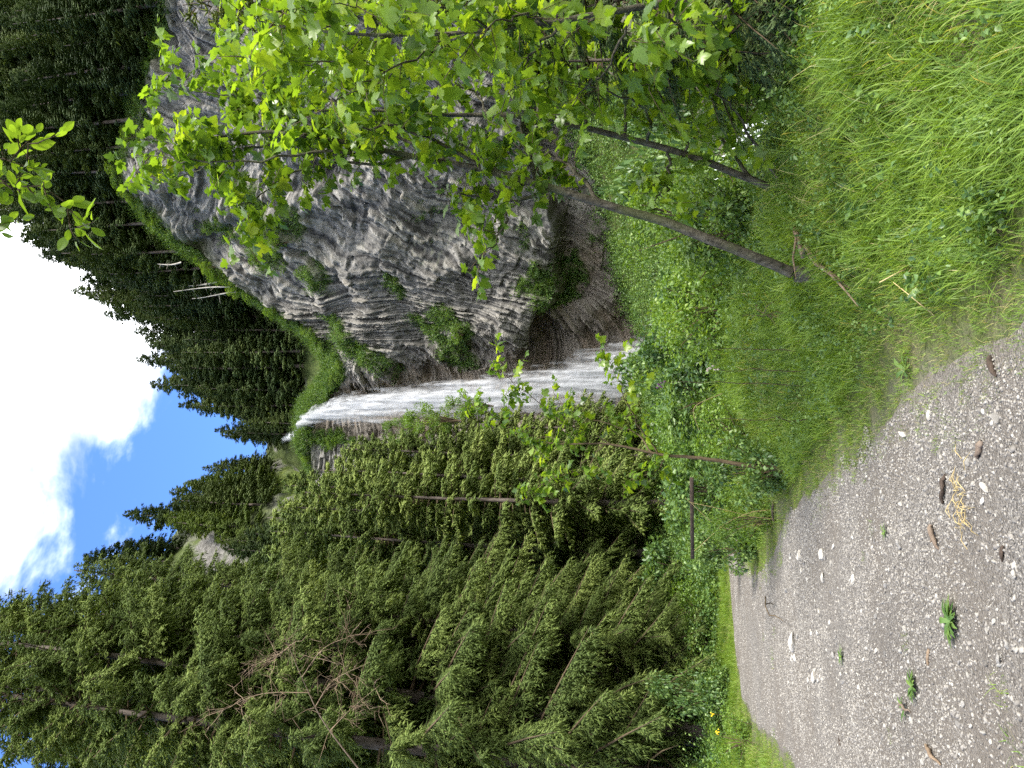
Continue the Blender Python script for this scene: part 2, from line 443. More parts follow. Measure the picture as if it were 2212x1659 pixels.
# ground sheet: fine near the camera, coarse towards the horizon
gx = np.concatenate([np.linspace(-420, -40, 24), np.linspace(-38, -12, 40), np.linspace(-11.6, 14, 150), np.linspace(14.6, 45, 60), np.linspace(48, 420, 24)])
gy = np.concatenate([np.linspace(-320, -12, 24), np.linspace(-10, 1, 18), np.linspace(1.3, 30, 170), np.linspace(30.6, 95, 110), np.linspace(98, 420, 24)])
GX, GY = np.meshgrid(gx, gy)
GZ = ground_z(GX, GY)
far = sstep(60, 200, np.hypot(GX, GY - 10))
GZ = np.clip(GZ, -12, 60) * (1 - far) + 10 * far
def grid_faces(nr, nc):
    i, j = np.meshgrid(np.arange(nr - 1), np.arange(nc - 1), indexing='ij')
    a = (i * nc + j).ravel()
    return np.stack([a, a + 1, a + nc + 1, a + nc], -1)
DIRT = sstep(.55, -.1, np.maximum(seg_dist(GX, GY, EDGE_R), -seg_dist(GX, GY, EDGE_L)) + (fbm(GX * 2, GY * 2, 0, 3, 15) - .5) * .9)
me = mesh_np('ground', np.stack([GX, GY, GZ], -1).reshape(-1, 3), grid_faces(*GX.shape), M['soil'], {'dirt': DIRT}, smooth=True)
tag(obj('ground', me), kind='structure')

# gravel road: a ragged sheet 1 cm above the ground
yy = np.concatenate([np.linspace(-28, 2, 24), np.linspace(2.3, 16, 110), np.linspace(16.2, 33, 70)])
def edge_x(P, y, s): 
    return np.interp(y, P[:, 1], P[:, 0]) + (fbm(y * .9, s, 0, 4, 31) - .5) * .55
cols_ = np.linspace(0, 1, 60)
xr = edge_x(EDGE_R, yy, 3.0) + .10; xl = edge_x(EDGE_L, yy, 9.0) - .10
RX = xl[:, None] * (1 - cols_) + xr[:, None] * cols_; RY = np.repeat(yy[:, None], 60, 1)
def road_lift(x, y):
    return .012 + .030 * (fbm(x * 2.0, y * 2.0, 0, 3, 77) - .45) + .05 * np.exp(-((y - 11.3 + .12 * (x + 3)) / 1.2) ** 2) * (fbm(x, y, 0, 3, 12))
RZ = ground_z(RX, RY) + np.maximum(road_lift(RX, RY), .004)
edgew = np.minimum(cols_, 1 - cols_)[None, :]
RZ -= .05 * sstep(.02, 0, edgew)
me = mesh_np('gravel_road', np.stack([RX, RY, RZ], -1).reshape(-1, 3), grid_faces(*RX.shape), M['road'], smooth=True)
road = tag(obj('gravel_road', me), kind='structure')
def road_z(x, y): return ground_z(x, y) + np.maximum(road_lift(x, y), .004)
def on_road(x, y): return (seg_dist(x, y, EDGE_R) < -.02 + (fbm(x * 2, y * 2, 0, 3, 8) - .5) * .5) & (seg_dist(x, y, EDGE_L) > .02)

# ------------------------------------------------------------------ surfaces through control points
def surface(ctrl, nr, nc):
    """ctrl [rows][cols] of (X,Y,D) in photo coordinates and forward distance -> (nr,nc,3)"""
    Pc = np.array([[at(*c) for c in row] for row in ctrl])
    rows = np.stack([cr(Pc[i], nc) for i in range(Pc.shape[0])])
    return np.stack([cr(rows[:, j], nr) for j in range(nc)], 1)

def surf_normals(S):
    return nrm(np.cross(np.gradient(S, axis=1), np.gradient(S, axis=0)))

# the cliff, from the left of the falls to beyond the right of the frame; rows from foot to rim
CL = [  # (foot, rim) and depths, then bulge of the middle
    ((1470, 1060, 84), (690, 1040, 92)),
    ((1460, 990, 81), (660, 990, 88)),
    ((1455, 935, 80), (645, 955, 86.5)),
    ((1450, 880, 79.5), (652, 925, 86)),
    ((1450, 800, 80.5), (668, 893, 86)),
    ((1450, 720, 80.5), (690, 862, 85)),
    ((1440, 650, 79), (735, 800, 82.5)),
    ((1420, 590, 77), (690, 735, 82)),
    ((1390, 520, 74), (575, 660, 82)),
    ((1350, 430, 71), (455, 580, 80)),
    ((1310, 320, 68), (330, 480, 77)),
    ((1280, 200, 65), (262, 370, 74)),
    ((1260, 60, 62), (300, 230, 70)),
    ((1250, -120, 58), (340, 60, 66)),
    ((1250, -340, 53), (380, -180, 60)),
]
rows_c = []
for k in np.linspace(0, 1, 7):
    row = []
    for i, (a, b) in enumerate(CL):
        a = np.array(a, float); b = np.array(b, float)
        p = a * (1 - k) + b * k
        bow = math.sin(k * math.pi)
        p[2] -= (1.2 if 3 <= i <= 5 else 3.0) * bow - (1.0 if 3 <= i <= 5 else 0)
        p[1] -= (0 if i < 4 else 22 if i < 8 else 10) * bow       # the fall leans
        row.append(p)
    rows_c.append(row)
NR, NC = 720, 680
S = surface(rows_c, NR, NC)
N = surf_normals(S)
if np.mean(N[..., 1]) > 0: N = -N
X_, Y_ = pix(S)
x, y, z = S[..., 0], S[..., 1], S[..., 2]
wob = (fbm(x * .05, z * .05, 0, 3, 40) - .5) * 12 + (fbm(x * .22, z * .22, 0, 3, 41) - .5) * .7
xs_ = np.linspace(-60, 90, 3000); sl_ = 2.1 * sstep(1, 13, xs_) - 1.3 * sstep(17, 27, xs_) - .9 * sstep(30, 48, xs_)
gcum = np.concatenate([[0], np.cumsum((sl_[1:] + sl_[:-1]) / 2 * np.diff(xs_))])
xw = x + (z - 35) * .10
bed = (z - np.interp(xw, xs_, gcum)) / np.sqrt(1 + np.interp(xw, xs_, sl_) ** 2) + wob      # beds bent up from level at the falls to steep
def beds(s, th, seed, along=None, ln=0.0):
    i = np.floor(s / th); f = s / th - i
    ii = i.astype(np.int64); o0 = ii * 0
    j = np.floor(along / (ln * (.5 + 1.1 * _h(ii, o0 + 5, o0, seed))) + 9 * _h(ii, o0 + 7, o0, seed)).astype(np.int64) if ln else o0
    a = .45 * _h(ii, o0 + 3, o0, seed) + .55 * _h(ii, j, o0 + 1, seed)
    prof = np.clip(np.minimum(f / .10, (1 - f) / .60), 0, 1)
    return a, prof
brk = fbm(x * .5, y * .5, z * .5, 4, 60)
slp = np.interp(xw, xs_, sl_); along = (x + z * slp) / np.sqrt(1 + slp ** 2) + (fbm(x * .7, z * .7, 0, 3, 47) - .5) * 1.5
a1, p1 = beds(bed + (fbm(x * .8, z * .8, 0, 3, 44) - .5) * .25, 1.05, 5, along, 3.0)
a2, p2 = beds(bed + (fbm(x * 1.3, z * 1.3, 0, 3, 45) - .5) * .18, .47, 9, along, 1.4)
mod = sstep(.30, .58, brk)
disp = (a1 - .35) * p1 * 1.7 * (.35 + .65 * mod) + (a2 - .4) * p2 * 1.05 * (.45 + .55 * sstep(.3, .6, fbm(x * .9, y * .9, z * .9, 3, 62)))
jt = vnoise(bed * .9 + 7, (x * .5 + z * .9) * 1.3, y * .2, 63); disp -= .30 * sstep(.70, .8, jt)
disp += (fbm(x * .16, y * .16, z * .16, 4, 50) - .5) * 6.5 + (fbm(x * .9, y * .9, z * .9, 4, 51) - .5) * .35
disp += (vnoise(x * 3.3, y * 3.3, z * 3.3, 52) - .5) * .25
# overhang: the lower wall stands back under a broken edge
ovx = np.interp(Y_, [250, 400, 480, 560, 640, 720, 790], [1130, 1150, 1185, 1195, 1190, 1140, 1120]) + (fbm(x * .4, z * .4, 0, 3, 70) - .5) * 70
under = sstep(-6, 16, X_ - ovx) * sstep(800, 740, Y_)
disp -= 2.6 * under
bulge = np.exp(-(((X_ - 1105) / 55) ** 2 + ((Y_ - 700) / 55) ** 2))
disp += 2.6 * bulge * (1 - under)
# a diagonal fault gully
fault = np.abs((Y_ - 330) - (X_ - 760) * -.62)
disp -= 1.3 * np.exp(-(fault / 16) ** 2) * sstep(300, 420, Y_ + 120)
gul = np.abs(Y_ - 372 - .03 * (X_ - 700)); disp -= 1.1 * np.exp(-(gul / 11) ** 2) * sstep(540, 600, X_) * sstep(830, 770, X_)
fall_d = np.abs(Y_ - np.interp(X_, [600, 668, 740, 850, 1000, 1150, 1280, 1450], [940, 903, 888, 872, 862, 848, 822, 790]))
fw_ = np.interp(X_, [600, 700, 850, 1000, 1200, 1450], [18, 24, 40, 46, 60, 80])
near_fall = sstep(1.5, .7, fall_d / fw_)
calm = 1 - .65 * near_fall
disp = disp * calm
taper = np.minimum(sstep(0, .05, np.linspace(0, 1, NR))[:, None], sstep(1, .97, np.linspace(0, 1, NR))[:, None])
disp = disp * (.25 + .75 * taper)
S2 = S + N * disp[..., None]
N2 = surf_normals(S2); N2 = np.where((N2[..., 1:2] > 0), -N2, N2)
brown = np.clip(sstep(3.4, .9, fall_d / fw_) * .95 + .85 * sstep(1170, 1260, X_) * sstep(830, 700, Y_) * sstep(520, 640, Y_) + .45 * under, 0, 1) * (.55 + .45 * sstep(.35, .6, fbm(x * .5, z * .5, 0, 3, 90)))
layer = np.clip(sstep(.55, .95, a2 * p2 + .4 * a1 * p1) * (1 - .6 * brown), 0, 1)
mossn = fbm(x * .14, z * .14, y * .14, 4, 91)
upf = np.clip(N2[..., 2], 0, 1)
kk = np.linspace(0, 1, NR)[:, None]
def blob(cx, cy, rx, ry, ang=0):
    dx, dy = X_ - cx, Y_ - cy; c_, s_ = math.cos(ang), math.sin(ang)
    return np.exp(-(((dx * c_ + dy * s_) / rx) ** 2 + ((-dx * s_ + dy * c_) / ry) ** 2))
spots = (blob(585, 545, 45, 28, .5) + blob(640, 470, 30, 40) + blob(735, 700, 70, 26, .7) + blob(800, 760, 80, 25, .45) + blob(975, 690, 75, 30, .6) + blob(1000, 760, 55, 26, .2)
         + blob(1195, 610, 70, 34, 0) + blob(1205, 660, 50, 22) + blob(860, 610, 50, 18, .8) + blob(705, 590, 40, 22, .8) + blob(555, 450, 60, 30, .8) + blob(690, 880, 40, 12) * 0
         + blob(700, 945, 70, 30, 0) + blob(930, 720, 60, 14, .7) + blob(460, 500, 50, 30, .9))
moss = np.clip(sstep(.42, .72, spots * 1.0 + (mossn - .5) * 1.3 + (fbm(x * 1.2, z * 1.2, 0, 3, 92) - .5) * .9) + .8 * sstep(.955, .99, kk + (mossn - .5) * .05) + .5 * sstep(.62, .75, mossn) * sstep(.1, .5, upf), 0, 1) * (1 - near_fall)
me = mesh_np('cliff', S2.reshape(-1, 3), grid_faces(NR, NC), M['cliff'], {'brown': brown, 'moss': moss, 'layer': layer, 'tone': .55 * a2 + .45 * a1, 'bed': bed}, smooth=False)
tag(obj('cliff', me), kind='structure')
CLIFF, CLIFF_N, CLIFF_MOSS = S2, N2, moss

# hillside above the cliff (right) : rim -> skyline
HR = []
top_pts = [b for a, b in CL]
SKY = [(600, 1040, 122, 0), (590, 1000, 122, 0), (585, 965, 122, 0), (590, 935, 124, 0), (575, 900, 122, 0), (545, 860, 120, 0), (480, 790, 118, 0), (430, 700, 118, 0), (350, 610, 120, 0), (230, 500, 118, 0), (120, 400, 114, 0), (40, 270, 108, 0), (-30, 120, 102, 0), (-60, -60, 96, 0), (-80, -280, 86, 0)]
for k, lift in zip((0, .12, .35, .7, 1.0, 1.5), (0, 0, 0, 0, 0, 0)):
    row = []
    for b, s in zip(top_pts, SKY):
        kq = min(k, 1.0)
        X = b[0] * (1 - kq) + s[0] * kq; Y = b[1] * (1 - kq) + s[1] * kq; D = b[2] * (1 - kq) + s[2] * kq
        if k == 0: X += 14; D -= .2
        if k > 1: D += 45; X += 40
        row.append((X, Y, D))
    HR.append(row)
H1 = surface(HR, 150, 220)
h1n = (fbm(H1[..., 0] * .12, H1[..., 1] * .12, 0, 5, 21) - .5) * 4 * sstep(0, 12, np.arange(150))[:, None] + (fbm(H1[..., 0] * .8, H1[..., 1] * .8, 0, 3, 22) - .5) * 1.8
H1[..., 2] += h1n
X1, Y1 = pix(H1)
gr1 = np.clip(sstep(.42, .10, np.linspace(0, 1.5, 150))[:, None] * sstep(.2, .5, fbm(H1[..., 0] * .3, H1[..., 1] * .3, 0, 4, 23) + .35 * sstep(940, 720, Y1) * sstep(640, 690, Y1)), 0, 1)
rk1 = sstep(.60, .70, fbm(H1[..., 0] * .22, H1[..., 2] * .22, 0, 4, 24)) * sstep(.05, .3, np.linspace(0, 1.5, 150))[:, None]
tag(obj('hillside_right', mesh_np('hillside_right', H1.reshape(-1, 3), grid_faces(150, 220), M['turf'], {'grass': gr1, 'rock': rk1}, smooth=True)), kind='structure')

# hillside on the left, behind the spruces: valley floor -> skyline
HLc = [  # (bottom), (top)
    ((1440, 925, 79), (600, 942, 124)), ((1440, 985, 75), (590, 985, 120)), ((1440, 1060, 66), (515, 1040, 114)), ((1440, 1150, 62), (425, 1110, 106)), ((1440, 1280, 56), (350, 1220, 96)),
    ((1450, 1420, 50), (270, 1380, 86)), ((1460, 1600, 44), (180, 1600, 78)), ((1470, 1850, 38), (120, 1900, 70)), ((1480, 2200, 34), (90, 2300, 62)), ((1500, 2700, 30), (80, 2900, 54))]
HL = []
for k in (0, .15, .35, .6, .8, 1.0, 1.3):
    row = []
    for i, (a, b) in enumerate(HLc):
        kq = min(k, 1.0)
        X = a[0] * (1 - kq) + b[0] * kq; Y = a[1] * (1 - kq) + b[1] * kq
        D = a[2] + (b[2] - a[2]) * (kq ** 3.0 if i == 0 else kq ** 2.6 if i < 4 else kq ** 1.5)
        if k > 1: D += 50; X += 60
        row.append((X, Y, D))
    HL.append(row)
H2 = surface(HL, 170, 190)
H2[..., 2] += (fbm(H2[..., 0] * .12, H2[..., 1] * .12, 0, 5, 26) - .5) * 5 + (fbm(H2[..., 0] * .8, H2[..., 2] * .8, 0, 3, 27) - .5) * 1.0
X2, Y2 = pix(H2)
rk2 = np.clip(1.4 * np.exp(-(((X2 - 475) / 70) ** 2 + ((Y2 - 1195) / 60) ** 2)) + np.exp(-(((X2 - 620) / 40) ** 2 + ((Y2 - 1090) / 25) ** 2)) + np.exp(-(((X2 - 725) / 50) ** 2 + ((Y2 - 985) / 26) ** 2)) + np.exp(-(((X2 - 600) / 22) ** 2 + ((Y2 - 1010) / 14) ** 2)), 0, 1) * sstep(.35, .5, fbm(H2[..., 0] * .5, H2[..., 2] * .5, 0, 4, 28))
gr2 = sstep(1160, 1010, Y2) * sstep(.3, .5, fbm(H2[..., 0] * .25, H2[..., 2] * .25, 0, 4, 29)) + .5 * sstep(.5, .6, fbm(H2[..., 0] * .2, H2[..., 2] * .2, 0, 3, 30))
n2_ = surf_normals(H2); n2_ = np.where(n2_[..., 1:2] > 0, -n2_, n2_)
a3, p3 = beds(H2[..., 2] + .5 * H2[..., 0] + (fbm(H2[..., 0] * .8, H2[..., 2] * .8, 0, 3, 31) - .5) * 1.5, .8, 6)
H2 = H2 + n2_ * (rk2 * (a3 * p3) * 1.3)[..., None]
tag(obj('hillside_left', mesh_np('hillside_left', H2.reshape(-1, 3), grid_faces(170, 190), M['turf'], {'grass': np.clip(gr2, 0, 1), 'rock': rk2}, smooth=True)), kind='structure')

# ------------------------------------------------------------------ water
def strip(name, line, D_off, nr, nc, seed, dens_c=.62, bulge=.35):
    """a sheet of falling water over the cliff: line of (X, Y, halfwidth, D)"""
    L = np.array(line, float); t_ = np.linspace(0, 1, nr)
    q = cr(L, nr)
    c_ = np.linspace(-1, 1, nc)
    V = np.zeros((nr, nc, 3)); dens = np.zeros((nr, nc))
    for i in range(nr):
        X, Y, w, D = q[i]
        e = 1.42 + .30 * (vnoise(i * .05, seed) - .5) + .22 * (vnoise(i * .21, seed + 9) - .5)
        for j in range(nc):
            V[i, j] = at(X + 2 * abs(c_[j]), Y + c_[j] * w * e, D + D_off + .9 * abs(c_[j]) ** 2)
    st = fbm(V[..., 0] * 2.2, V[..., 2] * .16, 0, 4, seed)
    V[..., 1] -= (st - .5) * bulge * 3
    dens = dens_c - .62 * np.abs(c_)[None, :] ** 1.7 + (st - .5) * .45 + .0 * t_[:, None]
    return V, np.clip(dens, 0, 1.2)

WL = [(640, 918, 9, 85.4), (668, 903, 15, 84.6), (700, 893, 19, 83.8), (740, 886, 24, 83.0), (850, 872, 31, 81.6), (1000, 860, 37, 80.2), (1150, 848, 46, 79.0), (1280, 822, 52, 78.4), (1392, 800, 62, 78.2)]
mb_V = []; mb_F = []; mb_d = []; off = 0
for k, (doff, dc, sd_) in enumerate(((-.6, .78, 3), (-1.1, .56, 7), (-1.6, .40, 12))):
    V, dn = strip('w', WL, doff, 260, 44, sd_, dc)
    mb_V.append(V.reshape(-1, 3)); mb_d.append(dn.ravel()); mb_F.append(grid_faces(260, 44) + off); off += len(mb_V[-1])
me = mesh_np('waterfall', np.concatenate(mb_V), np.concatenate(mb_F), M['fall'], {'dens': np.concatenate(mb_d)}, smooth=True)
tag(obj('waterfall', me), kind='structure')
V, dn = strip('w', [(606, 950, 7, 93), (622, 943, 9, 91), (640, 934, 10, 89.5), (654, 925, 11, 88)], -1.2, 50, 14, 4, .85, .2)
tag(obj('upper_cascade', mesh_np('upper_cascade', V.reshape(-1, 3), grid_faces(50, 14), M['fall'], {'dens': dn}, smooth=True)), kind='structure')
# stream bed down the gorge
q = cr(STREAM[1:11], 260); c_ = np.linspace(-1, 1, 13)
tn = nrm(np.gradient(q, axis=0)); sdv = np.stack([tn[:, 1], -tn[:, 0], np.zeros(len(q))], -1)
sw = 1.25 + .5 * (vnoise(np.arange(260) * .12, 2.0, 0, 3) - .5)
V = q[:, None] + sdv[:, None] * (c_[None, :, None] * sw[:, None, None])
V[..., 2] += -.16 + .45 * (fbm(V[..., 0] * 1.4, V[..., 1] * 1.4, 0, 4, 61) - .4)
tag(obj('stream', mesh_np('stream', V.reshape(-1, 3), grid_faces(260, 13), M['stream'], smooth=True)), kind='structure')

# ------------------------------------------------------------------ geometry-node scatter for what nobody could count
def scatter(name, P, rot, scl, idx, meshes, label, cat, kind='stuff'):
    me = bpy.data.meshes.new(name); P = np.asarray(P, np.float32)
    me.vertices.add(len(P)); me.vertices.foreach_set('co', P.ravel())
    a = me.attributes.new('rot', 'FLOAT_VECTOR', 'POINT'); a.data.foreach_set('vector', np.asarray(rot, np.float32).ravel())
    a = me.attributes.new('scl', 'FLOAT', 'POINT'); a.data.foreach_set('value', np.asarray(scl, np.float32).ravel())
    a = me.attributes.new('pick', 'INT', 'POINT'); a.data.foreach_set('value', np.asarray(idx, np.int32).ravel())
    o = obj(name, me)
    ng = bpy.data.node_groups.new(name, 'GeometryNodeTree')
    ng.interface.new_socket('Geometry', in_out='INPUT', socket_type='NodeSocketGeometry')
    ng.interface.new_socket('Geometry', in_out='OUTPUT', socket_type='NodeSocketGeometry')
    n, l = ng.nodes, ng.links
    gi, go = n.new('NodeGroupInput'), n.new('NodeGroupOutput')
    ip = n.new('GeometryNodeInstanceOnPoints'); ip.inputs['Pick Instance'].default_value = True
    g2 = n.new('GeometryNodeGeometryToInstance')
    for m_ in reversed(meshes):
        src = bpy.data.objects.new(name + '_piece', m_)
        oi = n.new('GeometryNodeObjectInfo'); oi.inputs['Object'].default_value = src
        l.new(oi.outputs['Geometry'], g2.inputs[0])
    def na(nm, tp):
        x_ = n.new('GeometryNodeInputNamedAttribute'); x_.data_type = tp; x_.inputs['Name'].default_value = nm
        return x_.outputs['Attribute']
    l.new(gi.outputs[0], ip.inputs['Points']); l.new(g2.outputs[0], ip.inputs['Instance'])
    l.new(na('pick', 'INT'), ip.inputs['Instance Index']); l.new(na('rot', 'FLOAT_VECTOR'), ip.inputs['Rotation']); l.new(na('scl', 'FLOAT'), ip.inputs['Scale'])
    l.new(ip.outputs[0], go.inputs[0])
    md = o.modifiers.new('scatter', 'NODES'); md.node_group = ng
    return tag(o, label, cat, None, kind)

# ------------------------------------------------------------------ spruces
def fingers(p, d, ln, r, tint, tip):
    """thin three-sided shoots: (N,3) base, dir, lengths, radii"""
    N_ = len(p)
    ref = np.where(np.abs(d[:, 2:3]) > .9, np.array([1.0, 0, 0]), np.array([0, 0, 1.0]))
    A = nrm(np.cross(d, ref)); B = np.cross(d, A)
    V = np.zeros((N_, 4, 3))
    for k in range(3):
        a = k * 2.0944 + .5
        V[:, k] = p + d * (ln * .12)[:, None] + (A * math.cos(a) + B * math.sin(a)) * r[:, None]
    V[:, 3] = p + d * ln[:, None]
    b = (np.arange(N_) * 4)[:, None]
    F = np.concatenate([b + np.array([[0, 1, 3]]), b + np.array([[1, 2, 3]]), b + np.array([[2, 0, 3]])])
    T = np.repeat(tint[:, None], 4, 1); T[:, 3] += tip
    return V.reshape(-1, 3), F, T.ravel()

def spruce(seed, H, Rr, base, spacing, tw_sp, f_sp, f_len, f_r, hang=.7, dead_to=0.0, mat='spruce', levels=2, lean=0.0, wood=True, trunk_r=None, full=.72):
    rng = np.random.default_rng(seed)
    zs = []; z_ = base
    while z_ < H * .985:
        for _ in range(rng.integers(4, 7)): zs.append(z_ + rng.uniform(-.5, .5) * spacing)
        z_ += spacing * rng.uniform(.7, 1.3) * (1 - .45 * z_ / H)
    zs = np.clip(np.array(zs), .2, H * .99); nb = len(zs)
    t_ = np.clip((zs - base) / (H - base), 0, 1)
    az = rng.uniform(0, 2 * math.pi, nb)
    L = Rr * (1 - t_) ** full * (.6 + .4 * np.minimum(t_ / .12, 1)) * rng.uniform(.45, 1.25, nb) + .10
    up_ = .42 * t_ - .10 + rng.normal(0, .07, nb); dr_ = .62 * (1 - t_) + .12; tp_ = .30 * (1 - t_) + .05
    s = np.linspace(0, 1, 7)
    r_ = L[:, None] * s; zz = L[:, None] * (up_[:, None] * s - dr_[:, None] * s ** 2 + tp_[:, None] * s ** 3)
    bend = rng.normal(0, .12, nb)[:, None] * s ** 2 * L[:, None]
    ca, sa = np.cos(az)[:, None], np.sin(az)[:, None]
    BP = np.stack([r_ * ca - bend * sa, r_ * sa + bend * ca, zs[:, None] + zz], -1)
    brt = rng.uniform(.08, .55, nb)
    alive = (zs > dead_to) | (rng.random(nb) < .25)
    # twigs
    nt = np.maximum((L * .86 / tw_sp).astype(int) * 2, 4) * alive
    bi = np.repeat(np.arange(nb), nt); NT_ = len(bi)
    sp = rng.uniform(.12, 1.0, NT_) ** .85
    f = sp * 6; i0 = np.minimum(f.astype(int), 5); fr = (f - i0)[:, None]
    p0 = BP[bi, i0] * (1 - fr) + BP[bi, i0 + 1] * fr
    tg = nrm(BP[bi, i0 + 1] - BP[bi, i0])
    side = nrm(np.cross(tg, np.array([0, 0, 1.0]))) * rng.choice([-1, 1], NT_)[:, None]
    dn = np.array([0, 0, -1.0])
    d1 = nrm(tg * rng.uniform(.45, .9, NT_)[:, None] + side * rng.uniform(.35, 1, NT_)[:, None] + dn * (rng.uniform(.0, 1.0, NT_) * hang * (1.1 - t_[bi]))[:, None])
    lt = (.10 + .30 * L[bi] * (1 - sp) + .04 * L[bi]) * rng.uniform(.6, 1.2, NT_); lt = np.minimum(lt, .95)
    if levels == 1:
        V, F, T = fingers(p0, nrm(d1 + dn * .15), lt * 1.25 + f_len * .5, f_r * rng.uniform(.8, 1.3, NT_) * (.7 + .5 * lt), brt[bi] + rng.uniform(0, .25, NT_), .28)
    else:
        nf = np.maximum((lt / f_sp).astype(int) * 2, 3)
        ti = np.repeat(np.arange(NT_), nf); NF = len(ti)
        q = rng.uniform(.1, 1.0, NF)
        p1 = p0[ti] + d1[ti] * (lt[ti] * q)[:, None] + dn * (hang * .28 * lt[ti] * q ** 2)[:, None]
        s2 = nrm(np.cross(d1[ti], np.array([0, 0, 1.0]) + rng.normal(0, .4, (NF, 3)))) * rng.choice([-1, 1], NF)[:, None]
        d2 = nrm(d1[ti] * .75 + s2 * rng.uniform(.2, .9, NF)[:, None] + dn * (rng.uniform(-.15, .55, NF) * hang)[:, None])
        ln = f_len * rng.uniform(.6, 1.3, NF)
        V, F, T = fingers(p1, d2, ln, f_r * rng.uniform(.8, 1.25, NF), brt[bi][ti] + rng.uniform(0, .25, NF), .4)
        V2, F2, T2 = fingers(p0, d1, lt, np.full(NT_, f_r * .55), brt[bi] * .4, .05)
        F = np.concatenate([F, F2 + len(V)]); V = np.concatenate([V, V2]); T = np.concatenate([T, T2])
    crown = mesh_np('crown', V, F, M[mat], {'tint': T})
    tr = trunk_r or H * .0078
    kz = np.linspace(0, 1, 14)
    tp = np.stack([.10 * np.sin(kz * 5 + seed), .10 * np.cos(kz * 4 + seed) - .1, kz * H * .995 - .6 * (kz == 0)], -1)
    tv, tf = tubes(tp, tr * (1.12 - kz) * (1 + .5 * np.exp(-kz * 30)), 10)
    trunk = mesh_np('trunk', tv, tf, M['bark'], {'tint': np.full(len(tv), .5)}, True)
    br = None
    if wood:
        bv, bf = tubes(BP[:, ::2], (.011 * L + .008)[:, None] * np.array([1.2, .8, .5, .12])[None], 3)
        br = mesh_np('branches', bv, bf, M['twig'], {'tint': np.full(len(bv), .5)}, True)
    return dict(crown=crown, trunk=trunk, branches=br)

SP = dict(
    near=[spruce(11, 31, 4.6, 1.6, .60, .080, .105, .19, .024, 1.35, 1.8, 'spruce', full=.62),
          spruce(12, 30, 4.4, 1.5, .64, .080, .105, .19, .024, 1.2, 1.8, 'spruce', full=.60)],
    mid=[spruce(21, 25, 3.7, 2.0, .62, .12, .22, .30, .050, 1.3, 3.5, 'spruce', full=.6),
         spruce(22, 22, 3.5, 1.5, .62, .12, .22, .30, .050, 1.2, 2.0, 'spruce', full=.62)],
    far=[spruce(31, 21, 3.4, .8, .55, .16, .3, .42, .105, .9, 0, 'far_spruce', 1, wood=False, full=.75),
         spruce(32, 19, 3.0, .6, .55, .16, .3, .42, .105, .8, 0, 'far_spruce', 1, wood=False, full=.8),
         spruce(33, 22, 3.1, 3.0, .60, .16, .3, .42, .105, .9, 4, 'far_spruce', 1, wood=False, full=.7)],
    light=[spruce(34, 20, 3.3, .8, .55, .16, .3, .42, .105, .9, 0, 'spruce', 1, wood=False, full=.72), spruce(35, 17, 3.2, .6, .55, .16, .3, .42, .105, .8, 0, 'spruce', 1, wood=False, full=.8)],
    larch=[spruce(51, 12, 2.6, .5, .36, .10, .13, .16, .020, .6, 0, 'larch', full=.7)],
    young=[spruce(41, 3.6, 1.25, .15, .20, .06, .07, .10, .0085, .5, 0, 'far_spruce', full=.8, trunk_r=.045)])

def put_spruce(kind, i, loc, rz, scale, name, label, group=None, tilt=(0, 0)):
    src = SP[kind][i]
    o = empty(name, loc, rz); o.scale = (scale[0], scale[0], scale[1]) if isinstance(scale, tuple) else (scale,) * 3
    o.rotation_euler = (tilt[0], tilt[1], rz)
    for k in ('trunk', 'branches', 'crown'):
        if src[k] is not None: local(k, src[k], o)
    return tag(o, label, 'spruce tree', group)

rg = random.Random(5)
near_spots = [  # X, Y of the trunk line, distance, mesh, scale, label
    (1410, 32.0, 0, .98, 'tall spruce whose drooping bright sprays face the gap beside the slimmer bare trunks'),
    (1475, 28.5, 1, 1.12, 'spruce with dark bare lower trunk showing behind the grey dead branch'),
    (1580, 26.5, 0, 1.30, 'large spruce standing over the yellow flowers at the left verge'),
    (1690, 24.5, 1, 1.25, 'nearest spruce at the left edge, its hanging boughs cut off by the frame'),
    (1450, 36.0, 1, 1.10, 'tall spruce rising to the blue sky, second behind the left verge'),
    (1350, 39.0, 0, 1.2, 'spruce with leaning top against the blue sky beside the hillside crag'),
    (1540, 33.0, 0, 1.38, 'spruce filling the gap between the two nearest left spruces'),
    (1650, 31.0, 1, 1.55, 'very tall spruce behind the left edge spruce, top out of the picture'),
    (1400, 28.0, 1, .5, 'small spruce with bright tips standing in front of the tall left spruces'),
]
for k, (Y, D, i, s_, lab) in enumerate(near_spots):
    p = at(1500, Y, D); p[2] = gz(p[0], p[1]) - .1
    put_spruce('near', i, p, rg.uniform(0, 6.28), (s_ if s_ < 1.15 else 1.0 + (s_ - 1) * .25, s_), 'spruce', lab, 'spruces along the left verge', (rg.uniform(-.02, .02), rg.uniform(-.02, .02)))

